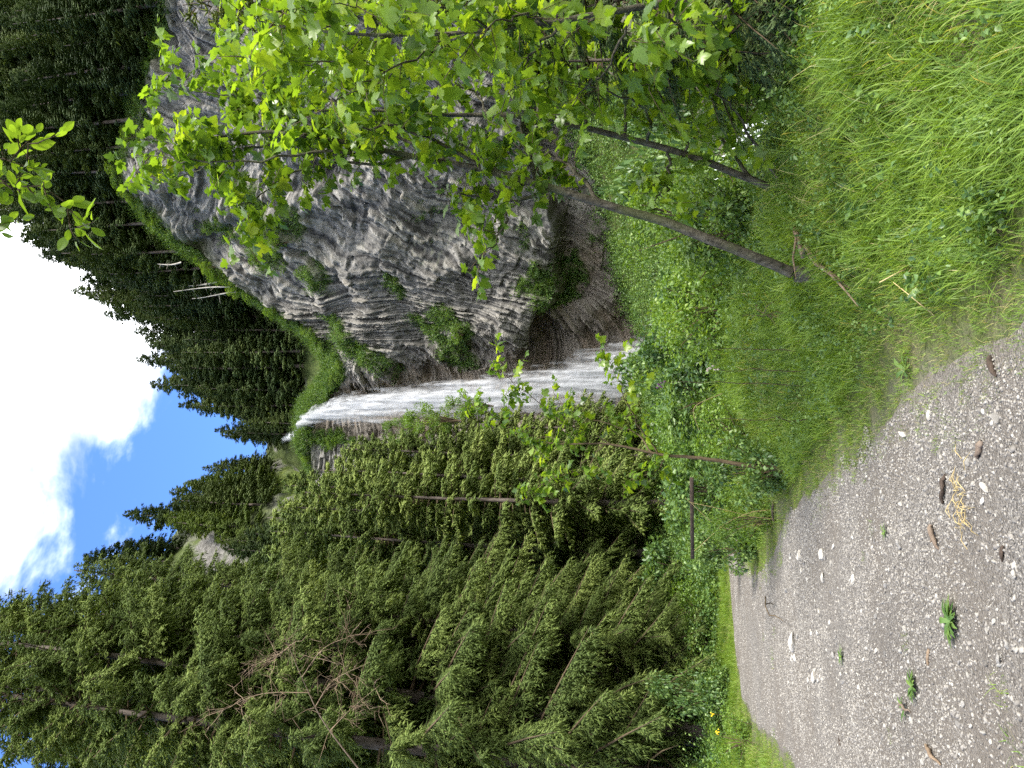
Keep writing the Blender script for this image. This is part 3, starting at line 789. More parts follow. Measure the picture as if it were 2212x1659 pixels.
pl_ = at(900, -45, 12.5); pl_[2] = gz(pl_[0], pl_[1]) - .1
o_ = put_spruce('larch', 0, pl_, 1.0, (1.0, (at(395, 0, 12.5)[2] - pl_[2]) / 12), 'conifer', 'yellow green conifer at the right edge behind the maple leaves')
o_['category'] = 'conifer'
mid_spots = [  # Y, D, mesh, scale, top X wanted
    (1191, 45, 0, 580, 'spruce with straight bare grey trunk, nearest of the stand left of the falls'),
    (1094, 42, 1, 650, 'spruce with short dark trunk beside the bare grey trunk, left of the falls'),
    (1130, 52, 0, 600, 'spruce behind the bare trunks at the middle of the stand left of the falls'),
    (1040, 50, 1, 690, 'spruce third from the waterfall in the stand left of the falls'),
    (985, 54, 0, 740, 'pointed spruce second from the waterfall in the left stand'),
    (930, 57, 1, 900, 'low spruce closest to the waterfall in the left stand'),
    (1160, 60, 1, 575, 'spruce on the slope just below the small hillside crag'),
    (1245, 50, 0, 570, 'spruce between the hillside crag and the tall left spruces'),
    (1075, 60, 0, 610, 'spruce behind the left stand, below the grassy slope'),
    (1005, 62, 1, 720, 'spruce in the back row of the left stand, near the small crag'),
    (1320, 45, 1, 470, 'spruce whose crown fills the space behind the tall left spruces'),
]
for k, (Y, D, i, Xt, lab) in enumerate(mid_spots):
    p = at(1400, Y, D); p[2] = max(gz(p[0], p[1]), 0) - .1
    top = at(Xt, Y, D)[2]; s_ = (top - p[2]) / (25 if i == 0 else 22)
    put_spruce('mid', i, p, rg.uniform(0, 6.28), (max(s_, .85), s_), 'spruce', lab, 'spruce stand left of the waterfall')

def spots_on(Sf, n, ok, seed, mind):
    rng = np.random.default_rng(seed); out = []
    tries = 0
    while len(out) < n and tries < 9000:
        tries += 1
        i = rng.integers(0, Sf.shape[0]); j = rng.integers(0, Sf.shape[1]); p = Sf[i, j]
        X, Y = pix(p)
        if not ok(i / (Sf.shape[0] - 1), X, Y, p): continue
        if any((p[0] - q[0]) ** 2 + (p[1] - q[1]) ** 2 < mind ** 2 for q in out): continue
        out.append(p.copy())
    return out
def ok_r(k, X, Y, p):
    kk = k * 1.5
    lim = .42 if 640 < Y < 900 else .05 if Y < 350 else .12 if Y < 600 else .25
    return lim < kk < 1.08 and -60 < Y < 945 and X > -90
n_r = 0
for p in spots_on(H1, 190, ok_r, 3, 2.7):
    X, Y = pix(p)
    lab = ('dark spruce in the forest above the waterfall lip' if Y > 640 else 'dark spruce in the steep forest above the cliff rim' if Y > 300 else 'dark spruce on the upper right slope behind the maple crowns')
    s_ = rg.uniform(.62, 1.08) * (.55 if Y > 890 else .75 if Y > 850 else 1.0)
    hgt = 'tall' if s_ > .92 else 'short' if s_ < .76 else 'medium'
    row_ = 'near the rim' if p[1] < 92 else 'halfway up the slope' if p[1] < 106 else 'high on the slope'
    lab = lab.replace('dark spruce', hgt + ' dark spruce ' + row_)
    put_spruce('far', rg.randrange(3), p - np.array([0, 0, .5]), rg.uniform(0, 6.28), (s_ * rg.uniform(1.15, 1.55), s_), 'spruce', lab, 'spruce forest above the cliff')
# the clump standing up against the cloud
for (X, Y, D, Xt, lab) in ((590, 742, 100, 318, 'tall pointed spruce standing up against the cloud above the grassy slope'), (585, 770, 102, 345, 'spruce beside the tall pointed one above the grassy slope'), (590, 700, 103, 360, 'spruce at the right of the clump above the grassy slope'),
                           (600, 830, 106, 362, 'lone slim spruce top left of the clump above the falls'), (600, 800, 104, 420, 'rounded bright spruce in the clump above the falls')):
    p = at(X, Y, D); top = at(Xt, Y, D)
    s_ = (top[2] - p[2]) / 21
    put_spruce('far', 0, p, rg.uniform(0, 6.28), (s_ * .95, s_), 'spruce', lab, 'spruce clump above the grassy slope')
def ok_l(k, X, Y, p):
    kk = k * 1.3
    if 400 < X < 560 and 1130 < Y < 1265: return False
    if X > 590 and Y < 1150: return False
    return .3 < kk < 1.04 and 945 < Y < 1800 and X < 900
for p in spots_on(H2, 140, ok_l, 4, 2.3):
    X, Y = pix(p)
    lab = 'spruce on the left hillside skyline against the blue sky' if X < 420 else 'spruce on the left hillside above the spruce stand'
    s_ = rg.uniform(.45, .85) * (.65 if Y < 1010 else 1.0)
    lab = ('tall ' if s_ > .72 else 'short ' if s_ < .58 else 'medium ') + lab
    put_spruce('light' if rg.random() < .6 else 'far', rg.randrange(2), p - np.array([0, 0, .5]), rg.uniform(0, 6.28), (s_ * rg.uniform(1.2, 1.6), s_), 'spruce', lab, 'spruces on the left hillside')
X2h, Y2h = pix(H2)
# bare dead stems on the rim
for k, (X, Y, Xt, Yt, D, lab) in enumerate(((505, 620, 375, 628, 81, 'longest pale dead stem leaning on the cliff rim'), (520, 632, 415, 643, 82, 'pale dead stem left of the longest one on the cliff rim'), (470, 612, 395, 616, 82, 'thin pale dead stem right of the longest one on the rim'), (392, 567, 340, 572, 79, 'short pale dead stem high on the cliff rim'),
                                          (385, 1068, 322, 1071, 96, 'pale dead stem standing in the left hillside forest'), (352, 1186, 258, 1174, 90, 'pale dead stem on the left hillside nearest the tall spruces'), (375, 1112, 355, 1108, 95, 'short pale dead stem on the left hillside'))):
    if k > 3:                                        # stand it on the left hillside
        j_ = np.unravel_index(np.argmin((X2h - X - 70) ** 2 + (Y2h - Y) ** 2), X2h.shape); a = H2[j_] - np.array([0, 0, .3]); b = a + np.array([rg.uniform(-.6, .6), 0, (X - Xt) * .05 + 3.5])
    else:
        a, b = at(X, Y, D), at(Xt, Yt, D)
    kz = np.linspace(0, 1, 8)[:, None]; P = a * (1 - kz) + b * kz; P += np.array([.15, 0, 0]) * np.sin(kz * 4 + k)
    tv, tf = tubes(P - a, np.linspace(.11, .035, 8), 7)
    o = empty('dead_tree', a)
    local('trunk', mesh_np('dead_trunk', tv, tf, M['pale_bark'], {'tint': np.full(len(tv), .5)}, True), o)
    mbt = MB(); rr_ = np.random.default_rng(k)
    for q in range(9):
        h_ = rr_.uniform(.25, .95); p0 = (a * (1 - h_) + b * h_) - a; an = rr_.uniform(0, 6.28); ln_ = rr_.uniform(.3, 1.1)
        tv, tf = tubes(np.array([p0, p0 + np.array([math.cos(an) * ln_, math.sin(an) * ln_, -.15 * ln_])]), np.array([.035, .01]), 4); mbt.add(tv, tf)
    local('stubs', mbt.mesh('stubs', M['pale_bark']), o)
    tag(o, lab, 'dead tree', 'pale dead stems on the slopes')

# ------------------------------------------------------------------ leaves
def leaf_mesh(name, half, mat, fold=.12, droop=.22, stalk=.0, seed=0):
    rng = np.random.default_rng(seed)
    P = [(x_, y_) for x_, y_ in half]
    out = P + [(-x_, y_) for x_, y_ in reversed(P[1:-1])]
    out = np.array(out) * (1 + rng.normal(0, .03, (len(out), 1)))
    c_ = np.array([[0.0, .28]])
    XY = np.vstack([c_, out])
    Z = fold * np.abs(XY[:, 0]) - droop * (XY[:, 1] - .2) ** 2 - .35 * droop * XY[:, 0] ** 2 * 2 + rng.normal(0, .012, len(XY))
    V = np.column_stack([XY, Z]); n_ = len(out)
    F = np.array([[0, 1 + i, 1 + (i + 1) % n_] for i in range(n_)])
    if stalk:
        V = np.vstack([V, [[-.012, .02, 0], [.012, .02, 0], [.006, -stalk, .06], [-.006, -stalk, .06]]])
        F = np.vstack([F, [[n_ + 1, n_ + 2, n_ + 3], [n_ + 1, n_ + 3, n_ + 4]]])
    return V, F, mesh_np(name, V, F, mat, {'tint': np.full(len(V), .5)})
MAPLE = [(0, -.02), (.08, -.07), (.2, -.13), (.3, -.07), (.41, -.09), (.37, .05), (.31, .12), (.43, .17), (.50, .27), (.63, .33), (.54, .40), (.44, .46), (.25, .43), (.29, .56), (.24, .66), (.21, .78), (.09, .86), (0, 1.02)]
MAPLE2 = [(0, -.02), (.1, -.08), (.26, -.12), (.33, .0), (.30, .12), (.46, .14), (.54, .26), (.60, .40), (.46, .44), (.27, .40), (.32, .55), (.23, .72), (.13, .84), (0, .98)]
BEECH = [(0, 0), (.12, .08), (.23, .24), (.29, .42), (.27, .6), (.18, .8), (.08, .93), (0, 1.0)]
ML = [leaf_mesh('maple_leaf', MAPLE, M['maple'], .10, .25, .35, 1), leaf_mesh('maple_leaf', MAPLE, M['maple'], .22, .35, .35, 2), leaf_mesh('maple_leaf', MAPLE2, M['maple'], .05, .40, .35, 3), leaf_mesh('maple_leaf', MAPLE2, M['maple'], -.08, .2, .35, 4)]
BL = [leaf_mesh('beech_leaf', BEECH, M['beech'], .14, .15, .1, 5), leaf_mesh('beech_leaf', BEECH, M['beech'], .25, .25, .1, 6)]

def frames(pos, tip, nor, size):
    """4x4 matrices: local y to the tip, local z to the normal"""
    y_ = nrm(tip); x_ = nrm(np.cross(y_, nor)); z_ = np.cross(x_, y_)
    Mx = np.zeros((len(pos), 4, 4)); Mx[:, 3, 3] = 1
    for k, a in enumerate((x_, y_, z_)): Mx[:, :3, k] = a * size[:, None]
    Mx[:, :3, 3] = pos
    return Mx

def leafy_tree(name, label, cat, trunk, r0, limbs, leaves, mat_bark, mat_leaf, leaf=.15, tw_every=.17, tw_len=(.25, .6), pairs=.11, seed=0, group=None, from_t=.62, base_to_ground=True, most=300, droop=.65, updown=.1):
    rng = np.random.default_rng(seed)
    tr = cr([np.array(p[1:], float) if p[0] == 'w' else at(*p) for p in trunk], 40)
    if base_to_ground:
        b = tr[0].copy(); b[2] = gz(b[0], b[1]) - .15; tr[0] = b
    root = empty(name, (tr[0][0], tr[0][1], tr[0][2] + .1))
    rad = r0 * (1 - np.linspace(0, 1, 40) ** 1.1 * .9); rad[:4] *= np.array([1.9, 1.4, 1.15, 1.05])
    tr = tr + (rng.normal(0, .006, tr.shape)) * (r0 / .07)
    tv, tf = tubes(tr, rad, 10)
    obj('trunk', mesh_np('trunk', tv, tf, M[mat_bark], {'tint': np.full(len(tv), .5)}, True), root)
    paths = [(tr[int(40 * from_t):], .02)]
    for t0, pts in limbs:
        i0 = int(t0 * 39); P0 = tr[i0]
        Q = cr(np.vstack([P0, [at(*p) for p in pts]]), 16); Q[1:] += rng.normal(0, .02, (15, 3))
        rl = min(rad[i0] * .62, .032) * (1 - .85 * np.linspace(0, 1, 16))
        lv, lf = tubes(Q, np.maximum(rl, .004), 6)
        obj('limb', mesh_np('limb', lv, lf, M[mat_bark], {'tint': np.full(len(lv), .5)}, True), root)
        paths.append((Q[2:], .01))
    tw = MB(); LP, LT, LN, LS = [], [], [], []
    for Q, _ in paths:
        seg = np.linalg.norm(np.diff(Q, axis=0), axis=1); cum = np.concatenate([[0], np.cumsum(seg)])
        n_ = max(int(cum[-1] / tw_every), 2)
        for k in range(n_ + 1):
            d_ = min(cum[-1] * (k + .3 * rng.random()) / n_, cum[-1] * .999); i = int(np.searchsorted(cum, d_) - 1); i = min(max(i, 0), len(Q) - 2)
            f_ = (d_ - cum[i]) / max(seg[i], 1e-6); p = Q[i] * (1 - f_) + Q[i + 1] * f_; tg = nrm(Q[i + 1] - Q[i])
            for side_ in ((-1, 1) if k < n_ else (0,)):
                if side_ and rng.random() < .25: continue
                an = rng.uniform(0, 6.28); ref = np.array([math.cos(an), math.sin(an), .3])
                sv = nrm(np.cross(tg, ref)) * (side_ or 1)
                dv = nrm(tg * (.55 if side_ else 2) + sv * .85 + np.array([0, 0, updown]))
                ln = rng.uniform(*tw_len)
                s_ = np.linspace(0, 1, 5)[:, None]
                W = p + dv * ln * s_ + np.array([0, 0, -.28 * ln]) * s_ ** 2
                tv, tf = tubes(W, np.linspace(.0045, .0018, 5), 3); tw.add(tv, tf)
                np_ = max(int(ln / pairs), 2); side2 = nrm(np.cross(dv, np.array([0, 0, 1.0]) + rng.normal(0, .3, 3)))
                for q in range(np_ + 1):
                    h_ = .2 + .8 * q / np_; wp = p + dv * ln * h_ + np.array([0, 0, -.28 * ln]) * h_ * h_
                    for s2 in ((-1, 1) if q < np_ else (-1, 0, 1)):
                        if rng.random() < .12: continue
                        td = nrm(dv * (.35 if s2 else 1) + side2 * s2 * .8 + rng.normal(0, .28, 3) + np.array([0, 0, -droop]))
                        nn = nrm(np.array([0, 0, 1.0]) + rng.normal(0, .5, 3) + td * .15)
                        sz = leaf * rng.uniform(.55, 1.25) * (.75 + .35 * (q < np_))
                        LP.append(wp + td * sz * .35); LT.append(td); LN.append(nn); LS.append(sz)
    o = obj('twigs', tw.mesh('twigs', M['twig']), root); o['kind'] = 'stuff'
    LP, LT, LN, LS = map(np.array, (LP, LT, LN, LS))
    Mx = frames(LP, LT, LN, LS)
    vis = seen(LP, 20); dist = np.linalg.norm(LP - CAM, axis=1)
    score = np.where(vis, LS / dist, 0); order = np.argsort(-score)
    single = [i for i in order[:most] if score[i] > 0]; rest = np.array([i for i in order if i not in set(single)], int)
    inv = Matrix.Translation(root.location).inverted()
    pick = rng.integers(0, len(leaves), len(LP))
    for i in single:
        lo = bpy.data.objects.new('leaf', leaves[pick[i]][2]); col.objects.link(lo); lo.parent = root
        lo.matrix_parent_inverse = inv; lo.matrix_basis = Matrix(Mx[i].tolist())
    if len(rest):
        mbf = MB()
        for k in range(len(leaves)):
            ii = rest[pick[rest] == k]
            if not len(ii): continue
            V, F, _ = leaves[k]
            W = np.einsum('nij,vj->nvi', Mx[ii][:, :3, :3], V) + Mx[ii][:, None, :3, 3]
            FF = (F[None] + (np.arange(len(ii)) * len(V))[:, None, None]).reshape(-1, 3)
            mbf.add(W.reshape(-1, 3), FF, np.repeat(rng.uniform(.2, .8, len(ii)), len(V)))
        o = obj('foliage', mbf.mesh('foliage', M[mat_leaf]), root); o['kind'] = 'stuff'
    return tag(root, label, cat, group)

leafy_tree('maple_tree', 'leaning maple with a lichen speckled trunk rooted behind the grass bank', 'maple tree',
    [(1720, 592, 7.5), (1690, 580, 7.5), (1500, 503, 7.45), (1300, 440, 7.35), (1080, 375, 7.2), (900, 340, 7.1), (700, 300, 6.9), (570, 285, 6.8), (430, 300, 6.7), (310, 292, 6.6)], .056,
    [(.54, [(800, 350, 7.0), (700, 352, 6.9), (600, 395, 6.8), (545, 440, 6.7), (500, 505, 6.6)]),
     (.42, [(1080, 410, 7.2), (1000, 425, 7.1), (950, 420, 7.0)]), (.40, [(1110, 440, 7.2), (1080, 500, 7.1), (1050, 545, 7.0)]),
     (.66, [(560, 235, 7.2), (430, 195, 7.3), (340, 150, 7.4)]), (.60, [(640, 335, 6.6), (450, 350, 6.4), (300, 335, 6.3)]),
     (.52, [(800, 255, 7.5), (650, 190, 7.8), (520, 130, 8.0)]), (.48, [(900, 290, 6.9), (780, 270, 6.6), (680, 240, 6.4)]), (.70, [(500, 330, 6.9), (390, 385, 6.9), (330, 380, 6.9)]), (.35, [(1230, 360, 7.4), (1150, 330, 7.4), (1090, 300, 7.5)]), (.44, [(1020, 330, 7.8), (930, 270, 8.1), (840, 230, 8.3)])],
    ML, 'maple_bark', 'maple', .118, .145, (.2, .6), .095, 1, 'maples on the bank at the right')
leafy_tree('maple_tree', 'dark slender maple trunk leaning over the white stream at the right', 'maple tree',
    [(1730, 432, 8), (1700, 420, 8), (1500, 340, 7.9), (1280, 280, 7.8), (1110, 250, 7.7), (950, 248, 7.6), (840, 240, 7.5), (640, 235, 7.4), (500, 190, 7.3)], .043,
    [(.45, [(1200, 185, 7.4), (1050, 125, 7.2), (900, 80, 7.0)]), (.55, [(1000, 190, 7.9), (860, 150, 8.1), (700, 110, 8.3)]), (.35, [(1350, 200, 8.0), (1280, 130, 8.2), (1200, 50, 8.4)]),
     (.50, [(1120, 320, 7.9), (1040, 350, 8.0), (960, 340, 8.0)]), (.66, [(800, 300, 7.3), (700, 290, 7.2), (600, 250, 7.1)]), (.30, [(1440, 400, 7.9), (1400, 440, 7.8)]), (.62, [(850, 170, 7.0), (720, 120, 6.7), (560, 80, 6.5)]),
     (.26, [(1470, 270, 7.8), (1420, 190, 7.7), (1380, 110, 7.6)]), (.20, [(1560, 300, 8.3), (1520, 220, 8.5), (1460, 130, 8.7)]), (.40, [(1250, 230, 8.2), (1150, 190, 8.5), (1050, 180, 8.8)]), (.32, [(1400, 250, 7.4), (1320, 200, 7.0), (1250, 180, 6.8)]), (.48, [(1180, 130, 8.6), (1080, 60, 8.9), (980, 30, 9.0)]), (.15, [(1640, 330, 7.6), (1590, 250, 7.3), (1540, 190, 7.1)])],
    ML, 'maple_bark', 'maple', .118, .14, (.2, .6), .095, 2, 'maples on the bank at the right')
leafy_tree('maple_tree', 'maple with a pale thin stem along the right edge of the view', 'maple tree',
    [(1830, -70, 6.1), (1700, -45, 6.1), (1560, -15, 6.0), (1380, 15, 5.8), (1200, 45, 5.6), (1000, 70, 5.5), (800, 75, 5.4), (640, 60, 5.3), (520, 40, 5.2)], .036,
    [(.50, [(1150, 120, 5.8), (1100, 200, 6.0), (1060, 290, 6.2)]), (.60, [(950, 20, 5.0), (820, -10, 4.6), (740, 10, 4.3)]), (.40, [(1330, 110, 6.0), (1270, 190, 6.2), (1200, 260, 6.3)]), (.35, [(1450, 100, 6.2), (1400, 200, 6.4)]),
     (.72, [(720, 130, 5.6), (600, 140, 5.7), (480, 110, 5.8)]), (.80, [(650, 20, 4.6), (600, 30, 4.2)]), (.66, [(850, 150, 5.2), (760, 200, 5.1), (690, 230, 5.0)]), (.55, [(1080, 20, 5.9), (980, -20, 6.2)]), (.30, [(1500, 40, 5.6), (1420, 60, 5.2), (1360, 90, 4.9)]), (.45, [(1250, 60, 6.4), (1180, 110, 6.9), (1100, 150, 7.2)]), (.52, [(1130, 30, 5.2), (1060, 60, 4.9), (1000, 110, 4.8)]), (.25, [(1560, 60, 6.4), (1520, 140, 6.8), (1480, 200, 7.1)]), (.62, [(900, 130, 6.0), (820, 180, 6.4), (740, 190, 6.6)])],
    ML, 'maple_bark', 'maple', .115, .135, (.2, .55), .095, 3, 'maples on the bank at the right', .55)
leafy_tree('maple_sapling', 'young maple in front of the waterfall foot, stems forking above the shrubs', 'maple tree',
    [(1640, 1010, 12), (1515, 990, 12), (1427, 982, 12), (1315, 959, 12), (1223, 959, 12), (1150, 955, 12)], .034,
    [(.60, [(1223, 915, 11.8), (1144, 856, 11.7), (1104, 820, 11.6), (1082, 772, 11.6)]), (.78, [(1120, 930, 12.1), (1050, 890, 12.2), (1008, 868, 12.2)]), (.42, [(1370, 900, 11.7), (1340, 830, 11.5), (1303, 758, 11.4)]),
     (.62, [(1250, 1010, 12), (1170, 1050, 12), (1145, 1075, 12)]), (.45, [(1360, 930, 12.5), (1250, 900, 12.8), (1200, 850, 12.9)]), (.38, [(1410, 1020, 12), (1350, 1040, 12)])],
    ML, 'twig', 'maple', .115, .15, (.18, .45), .10, 4, None, .7)
# beech twigs hanging in from a tree standing behind the camera
leafy_tree('beech_tree', 'beech whose leafy twigs hang in from above against the white cloud', 'beech tree',
    [('w', 4.2, -2.6, -.3), ('w', 4.1, -2.4, 2.5), ('w', 3.7, -1.2, 5.0), ('w', 3.0, .8, 6.6), ('w', 2.1, 2.2, 6.9), (-330, 420, 3.2)], .07,
    [(.93, [(-180, 400, 3.2), (-60, 398, 3.2), (0, 400, 3.2), (104, 412, 3.2), (139, 444, 3.2), (168, 498, 3.2)]), (.85, [(-150, 320, 3.1), (-30, 345, 3.1), (40, 335, 3.1), (85, 318, 3.1)]), (.97, [(-200, 460, 3.25), (-80, 475, 3.25), (-15, 488, 3.25)]), (.90, [(-160, 370, 3.15), (0, 385, 3.15), (60, 400, 3.15)])],
    BL, 'twig', 'beech', .085, .13, (.06, .14), .07, 5, None, .9, False, 220, .25, .0)

# ------------------------------------------------------------------ grass, herbs, shrubs
def grass_clump(seed, n, h, spread, w, straw):
    rng = np.random.default_rng(seed)
    a = rng.uniform(0, 6.28, n); r = spread * np.sqrt(rng.random(n)); p = np.stack([r * np.cos(a), r * np.sin(a), np.full(n, -.02)], -1)
    b = rng.uniform(0, 6.28, n); d = np.stack([np.cos(b), np.sin(b), np.zeros(n)], -1); s = np.stack([-np.sin(b), np.cos(b), np.zeros(n)], -1)
    L = h * rng.uniform(.45, 1.15, n); be = rng.uniform(.1, 1.25, n) * L; W = w * rng.uniform(.6, 1.3, n)
    V = np.zeros((n, 7, 3))
    for k, (t_, ws) in enumerate(((0, 1), (.4, .9), (.75, .6))):
        c_ = p + d * (be * t_ ** 2)[:, None] + np.array([0, 0, 1]) * (L * (t_ - .28 * t_ ** 2))[:, None]
        V[:, 2 * k] = c_ - s * (W * ws)[:, None] * .5; V[:, 2 * k + 1] = c_ + s * (W * ws)[:, None] * .5
    V[:, 6] = p + d * be[:, None] + np.array([0, 0, 1]) * (L * .70)[:, None]
    i = (np.arange(n) * 7)[:, None]
    T = np.where(rng.random(n) < straw, 1.25, rng.uniform(.1, .75, n))
    return mesh_np('grass_clump', V.reshape(-1, 3), [np.concatenate([i + [[0, 1, 3, 2]], i + [[2, 3, 5, 4]]]), i + [[4, 5, 6]]], M['grass'], {'tint': np.repeat(T, 7)})

def leaf_cloud(seed, n, size, pts_fn, mat, name):
    """leaves as folded diamonds at points given by pts_fn(rng, n) -> pos, outward"""
    rng = np.random.default_rng(seed)
    p, o_ = pts_fn(rng, n)
    tip = nrm(o_ + rng.normal(0, .5, (n, 3)) + np.array([0, 0, -.25])); nn = nrm(np.array([0, 0, 1.0]) + o_ * .5 + rng.normal(0, .5, (n, 3)))
    sd_ = nrm(np.cross(tip, nn)); nn = np.cross(sd_, tip); sz = size * rng.uniform(.5, 1.3, n)[:, None]
    V = np.stack([p, p + tip * sz * .45 + sd_ * sz * .32 + nn * sz * .10, p + tip * sz - nn * sz * .12, p + tip * sz * .45 - sd_ * sz * .32 + nn * sz * .10], 1)
    i = (np.arange(n) * 4)[:, None]
    return V.reshape(-1, 3), np.concatenate([i + [[0, 1, 2]], i + [[0, 2, 3]]]), np.repeat(rng.uniform(.1, .9, n), 4)

def herb(seed, n, h, size):
    def f(rng, n):
        k = rng.integers(0, 7, n); a = k * 2.4; lean = .35 * h
        t_ = rng.uniform(.15, 1, n); base = np.stack([np.cos(a) * .06, np.sin(a) * .06, np.zeros(n)], -1)
        p = base + np.stack([np.cos(a) * lean * t_ ** 1.5, np.sin(a) * lean * t_ ** 1.5, h * t_ * (.7 + .3 * np.sin(k * 1.7))], -1)
        b = rng.uniform(0, 6.28, n); return p, np.stack([np.cos(b), np.sin(b), np.zeros(n)], -1)
    V, F, T = leaf_cloud(seed, n, size, f, None, '')
    return mesh_np('herb', V, F, M['herb'], {'tint': T})

GC = [grass_clump(1, 30, .20, .15, .0065, .03), grass_clump(2, 28, .16, .15, .006, .07), grass_clump(3, 32, .26, .15, .007, .03), grass_clump(4, 26, .12, .14, .0055, .16), grass_clump(5, 14, .42, .12, .006, .12)]
HB = [herb(1, 60, .42, .075), herb(2, 70, .55, .06), herb(3, 46, .34, .10), herb(4, 90, .75, .055)]

rng = np.random.default_rng(77)
def sample(n, x0, x1, y0, y1):
    return rng.uniform(x0, x1, n), rng.uniform(y0, y1, n)
def keep_scatter(x, y, keep, m=330):
    x, y = x[keep], y[keep]; z = ground_z(x, y); P = np.stack([x, y, z], -1)
    k = seen(P, m); return P[k]
# grass on the bank and the verges
x, y = sample(84000, -14, 9, 1.2, 30)
dr = seg_dist(x, y, EDGE_R); dl = -seg_dist(x, y, EDGE_L); dist = np.hypot(x, y)
rag = (fbm(x * 1.3, y * 1.3, 0, 3, 14) - .5) * .7
inr = (dr > rag * 1.0 - .30) & (dr < 4.4 + 2 * rag); inl = (dl > rag * .8) & (dl < 4.5)
dens = np.where(inr, np.interp(dr, [-.3, .4, 1.5, 3.2, 4.4], [.85, .95, 1, .9, .35]), .9)
P = keep_scatter(x, y, (inr | inl) & (rng.random(len(x)) < dens * np.interp(dist, [4, 12, 25], [1, .8, .5])))
dr = np.maximum(seg_dist(P[:, 0], P[:, 1], EDGE_R), -seg_dist(P[:, 0], P[:, 1], EDGE_L))
tall = fbm(P[:, 0] * .9, P[:, 1] * .9, 0, 3, 19)
idx = np.where(dr < .5, 3, np.where(tall > .56, 2, np.where(tall < .42, 1, 0))); idx = np.where((rng.random(len(P)) < .05) & (dr > .8), 4, idx)
scl = np.interp(dr, [-.2, .4, 1.2, 3], [.5, .75, 1.0, 1.15]) * (.7 + .6 * tall) * rng.uniform(.75, 1.25, len(P))
scatter('grass', P, np.stack([rng.normal(0, .15, len(P)), rng.normal(0, .15, len(P)), rng.uniform(0, 6.28, len(P))], -1), scl, idx, GC, 'lush green grass covering the bank and the road verges', 'grass')
# herbs and low undergrowth beyond the grass
pts = []; 
for n_, x0, x1, y0, y1 in ((9000, -14, 12, 5, 20), (16000, -26, 24, 16, 45), (10000, -30, 34, 40, 84)):
    x, y = sample(n_, x0, x1, y0, y1)
    dr = seg_dist(x, y, EDGE_R); dl = -seg_dist(x, y, EDGE_L); ds = np.abs(seg_dist(x, y, STREAM))
    kp = (((dr > 2.4 + (fbm(x, y, 0, 3, 4) - .5) * 2) & (dr < 90)) | (dl > 2.2)) & (ds > 2.1) & (rng.random(n_) < .35 + .65 * sstep(.35, .5, fbm(x * .5, y * .5, 0, 3, 6)))
    pts.append(keep_scatter(x, y, kp))
P = np.concatenate(pts); D_ = np.hypot(P[:, 0], P[:, 1])
P[:, 2] -= .03
scl = np.interp(D_, [5, 14, 30, 60], [.7, 1.0, 1.5, 2.4]) * rng.uniform(.6, 1.35, len(P)) * (.7 + .6 * fbm(P[:, 0] * .4, P[:, 1] * .4, 0, 3, 66))
scatter('undergrowth', P, np.stack([rng.normal(0, .12, len(P)), rng.normal(0, .12, len(P)), rng.uniform(0, 6.28, len(P))], -1), scl, rng.integers(0, 4, len(P)), HB, 'leafy herbs and low plants over the valley floor', 'undergrowth')
# a few herbs among the grass
x, y = sample(1300, -4, 7, 3.5, 14); dr = seg_dist(x, y, EDGE_R)
P = keep_scatter(x, y, (dr > .5) & (dr < 4)); P[:, 2] += .02
scatter('weeds', P, np.stack([rng.normal(0, .2, len(P)), rng.normal(0, .2, len(P)), rng.uniform(0, 6.28, len(P))], -1), rng.uniform(.3, .7, len(P)), rng.integers(0, 4, len(P)), HB, 'small broad leaved weeds mixed into the bank grass', 'weeds')
# plants on ledges of the cliff and on the slopes above
f = np.argwhere(CLIFF_MOSS > .55); f = f[rng.permutation(len(f))[:5200]]
P1 = CLIFF[f[:, 0], f[:, 1]]
g1 = np.argwhere((gr1 > .45)); g1 = g1[rng.permutation(len(g1))[:2600]]; g1 = g1[:2600]
g2 = np.argwhere((gr2 > .45) & (rk2 < .3)); g2 = g2[rng.permutation(len(g2))[:4200]]
g0 = np.argwhere((gr1 > .25) & (np.linspace(0, 1.5, 150)[:, None] < .34) & (Y1 > 500) & (Y1 < 940)); g0 = g0[rng.permutation(len(g0))[:4500]]
P = np.concatenate([P1, H1[g0[:, 0], g0[:, 1]], H1[g1[:, 0], g1[:, 1]], H2[g2[:, 0], g2[:, 1]]]); P = P[seen(P, 30)]
scatter('ledge_plants', P, np.stack([rng.normal(0, .3, len(P)), rng.normal(0, .3, len(P)), rng.uniform(0, 6.28, len(P))], -1), rng.uniform(.9, 2.4, len(P)), rng.integers(0, 4, len(P)), HB, 'grass and small plants growing on cliff ledges and slopes', 'plants')

def shrub(seed, n, size, mat, w=.9, h=1.0):
    rng = np.random.default_rng(seed)
    nc = 16; ca = rng.uniform(0, 6.28, nc); cz = rng.uniform(.03, .95, nc); crr = (w * .75 * np.sqrt(rng.random(nc))) * np.sin(np.clip(cz, .15, .97) * math.pi) ** .5
    C_ = np.stack([crr * np.cos(ca), crr * np.sin(ca), cz * h], -1); Rs = rng.uniform(.16, .34, nc) * w
    def f(rg_, n):
        k = rg_.integers(0, nc, n); v = nrm(rg_.normal(0, 1, (n, 3))); r = Rs[k] * rg_.uniform(.45, 1.1, n)
        return C_[k] + v * r[:, None] * np.array([1, 1, .75]), v
    V, F, T = leaf_cloud(seed, n, size, f, None, '')
    fol = mesh_np('foliage', V, F, M[mat], {'tint': T})
    P = np.stack([np.stack([np.zeros(3), C_[k] * np.array([.35, .35, .55]), C_[k]]) for k in range(nc)])
    P[:, 0, 2] = -.2
    tv, tf = tubes(P, np.tile(np.array([.016, .011, .004]), (nc, 1)), 4)
    return fol, mesh_np('stems', tv, tf, M['twig'], {'tint': np.full(len(tv), .5)})
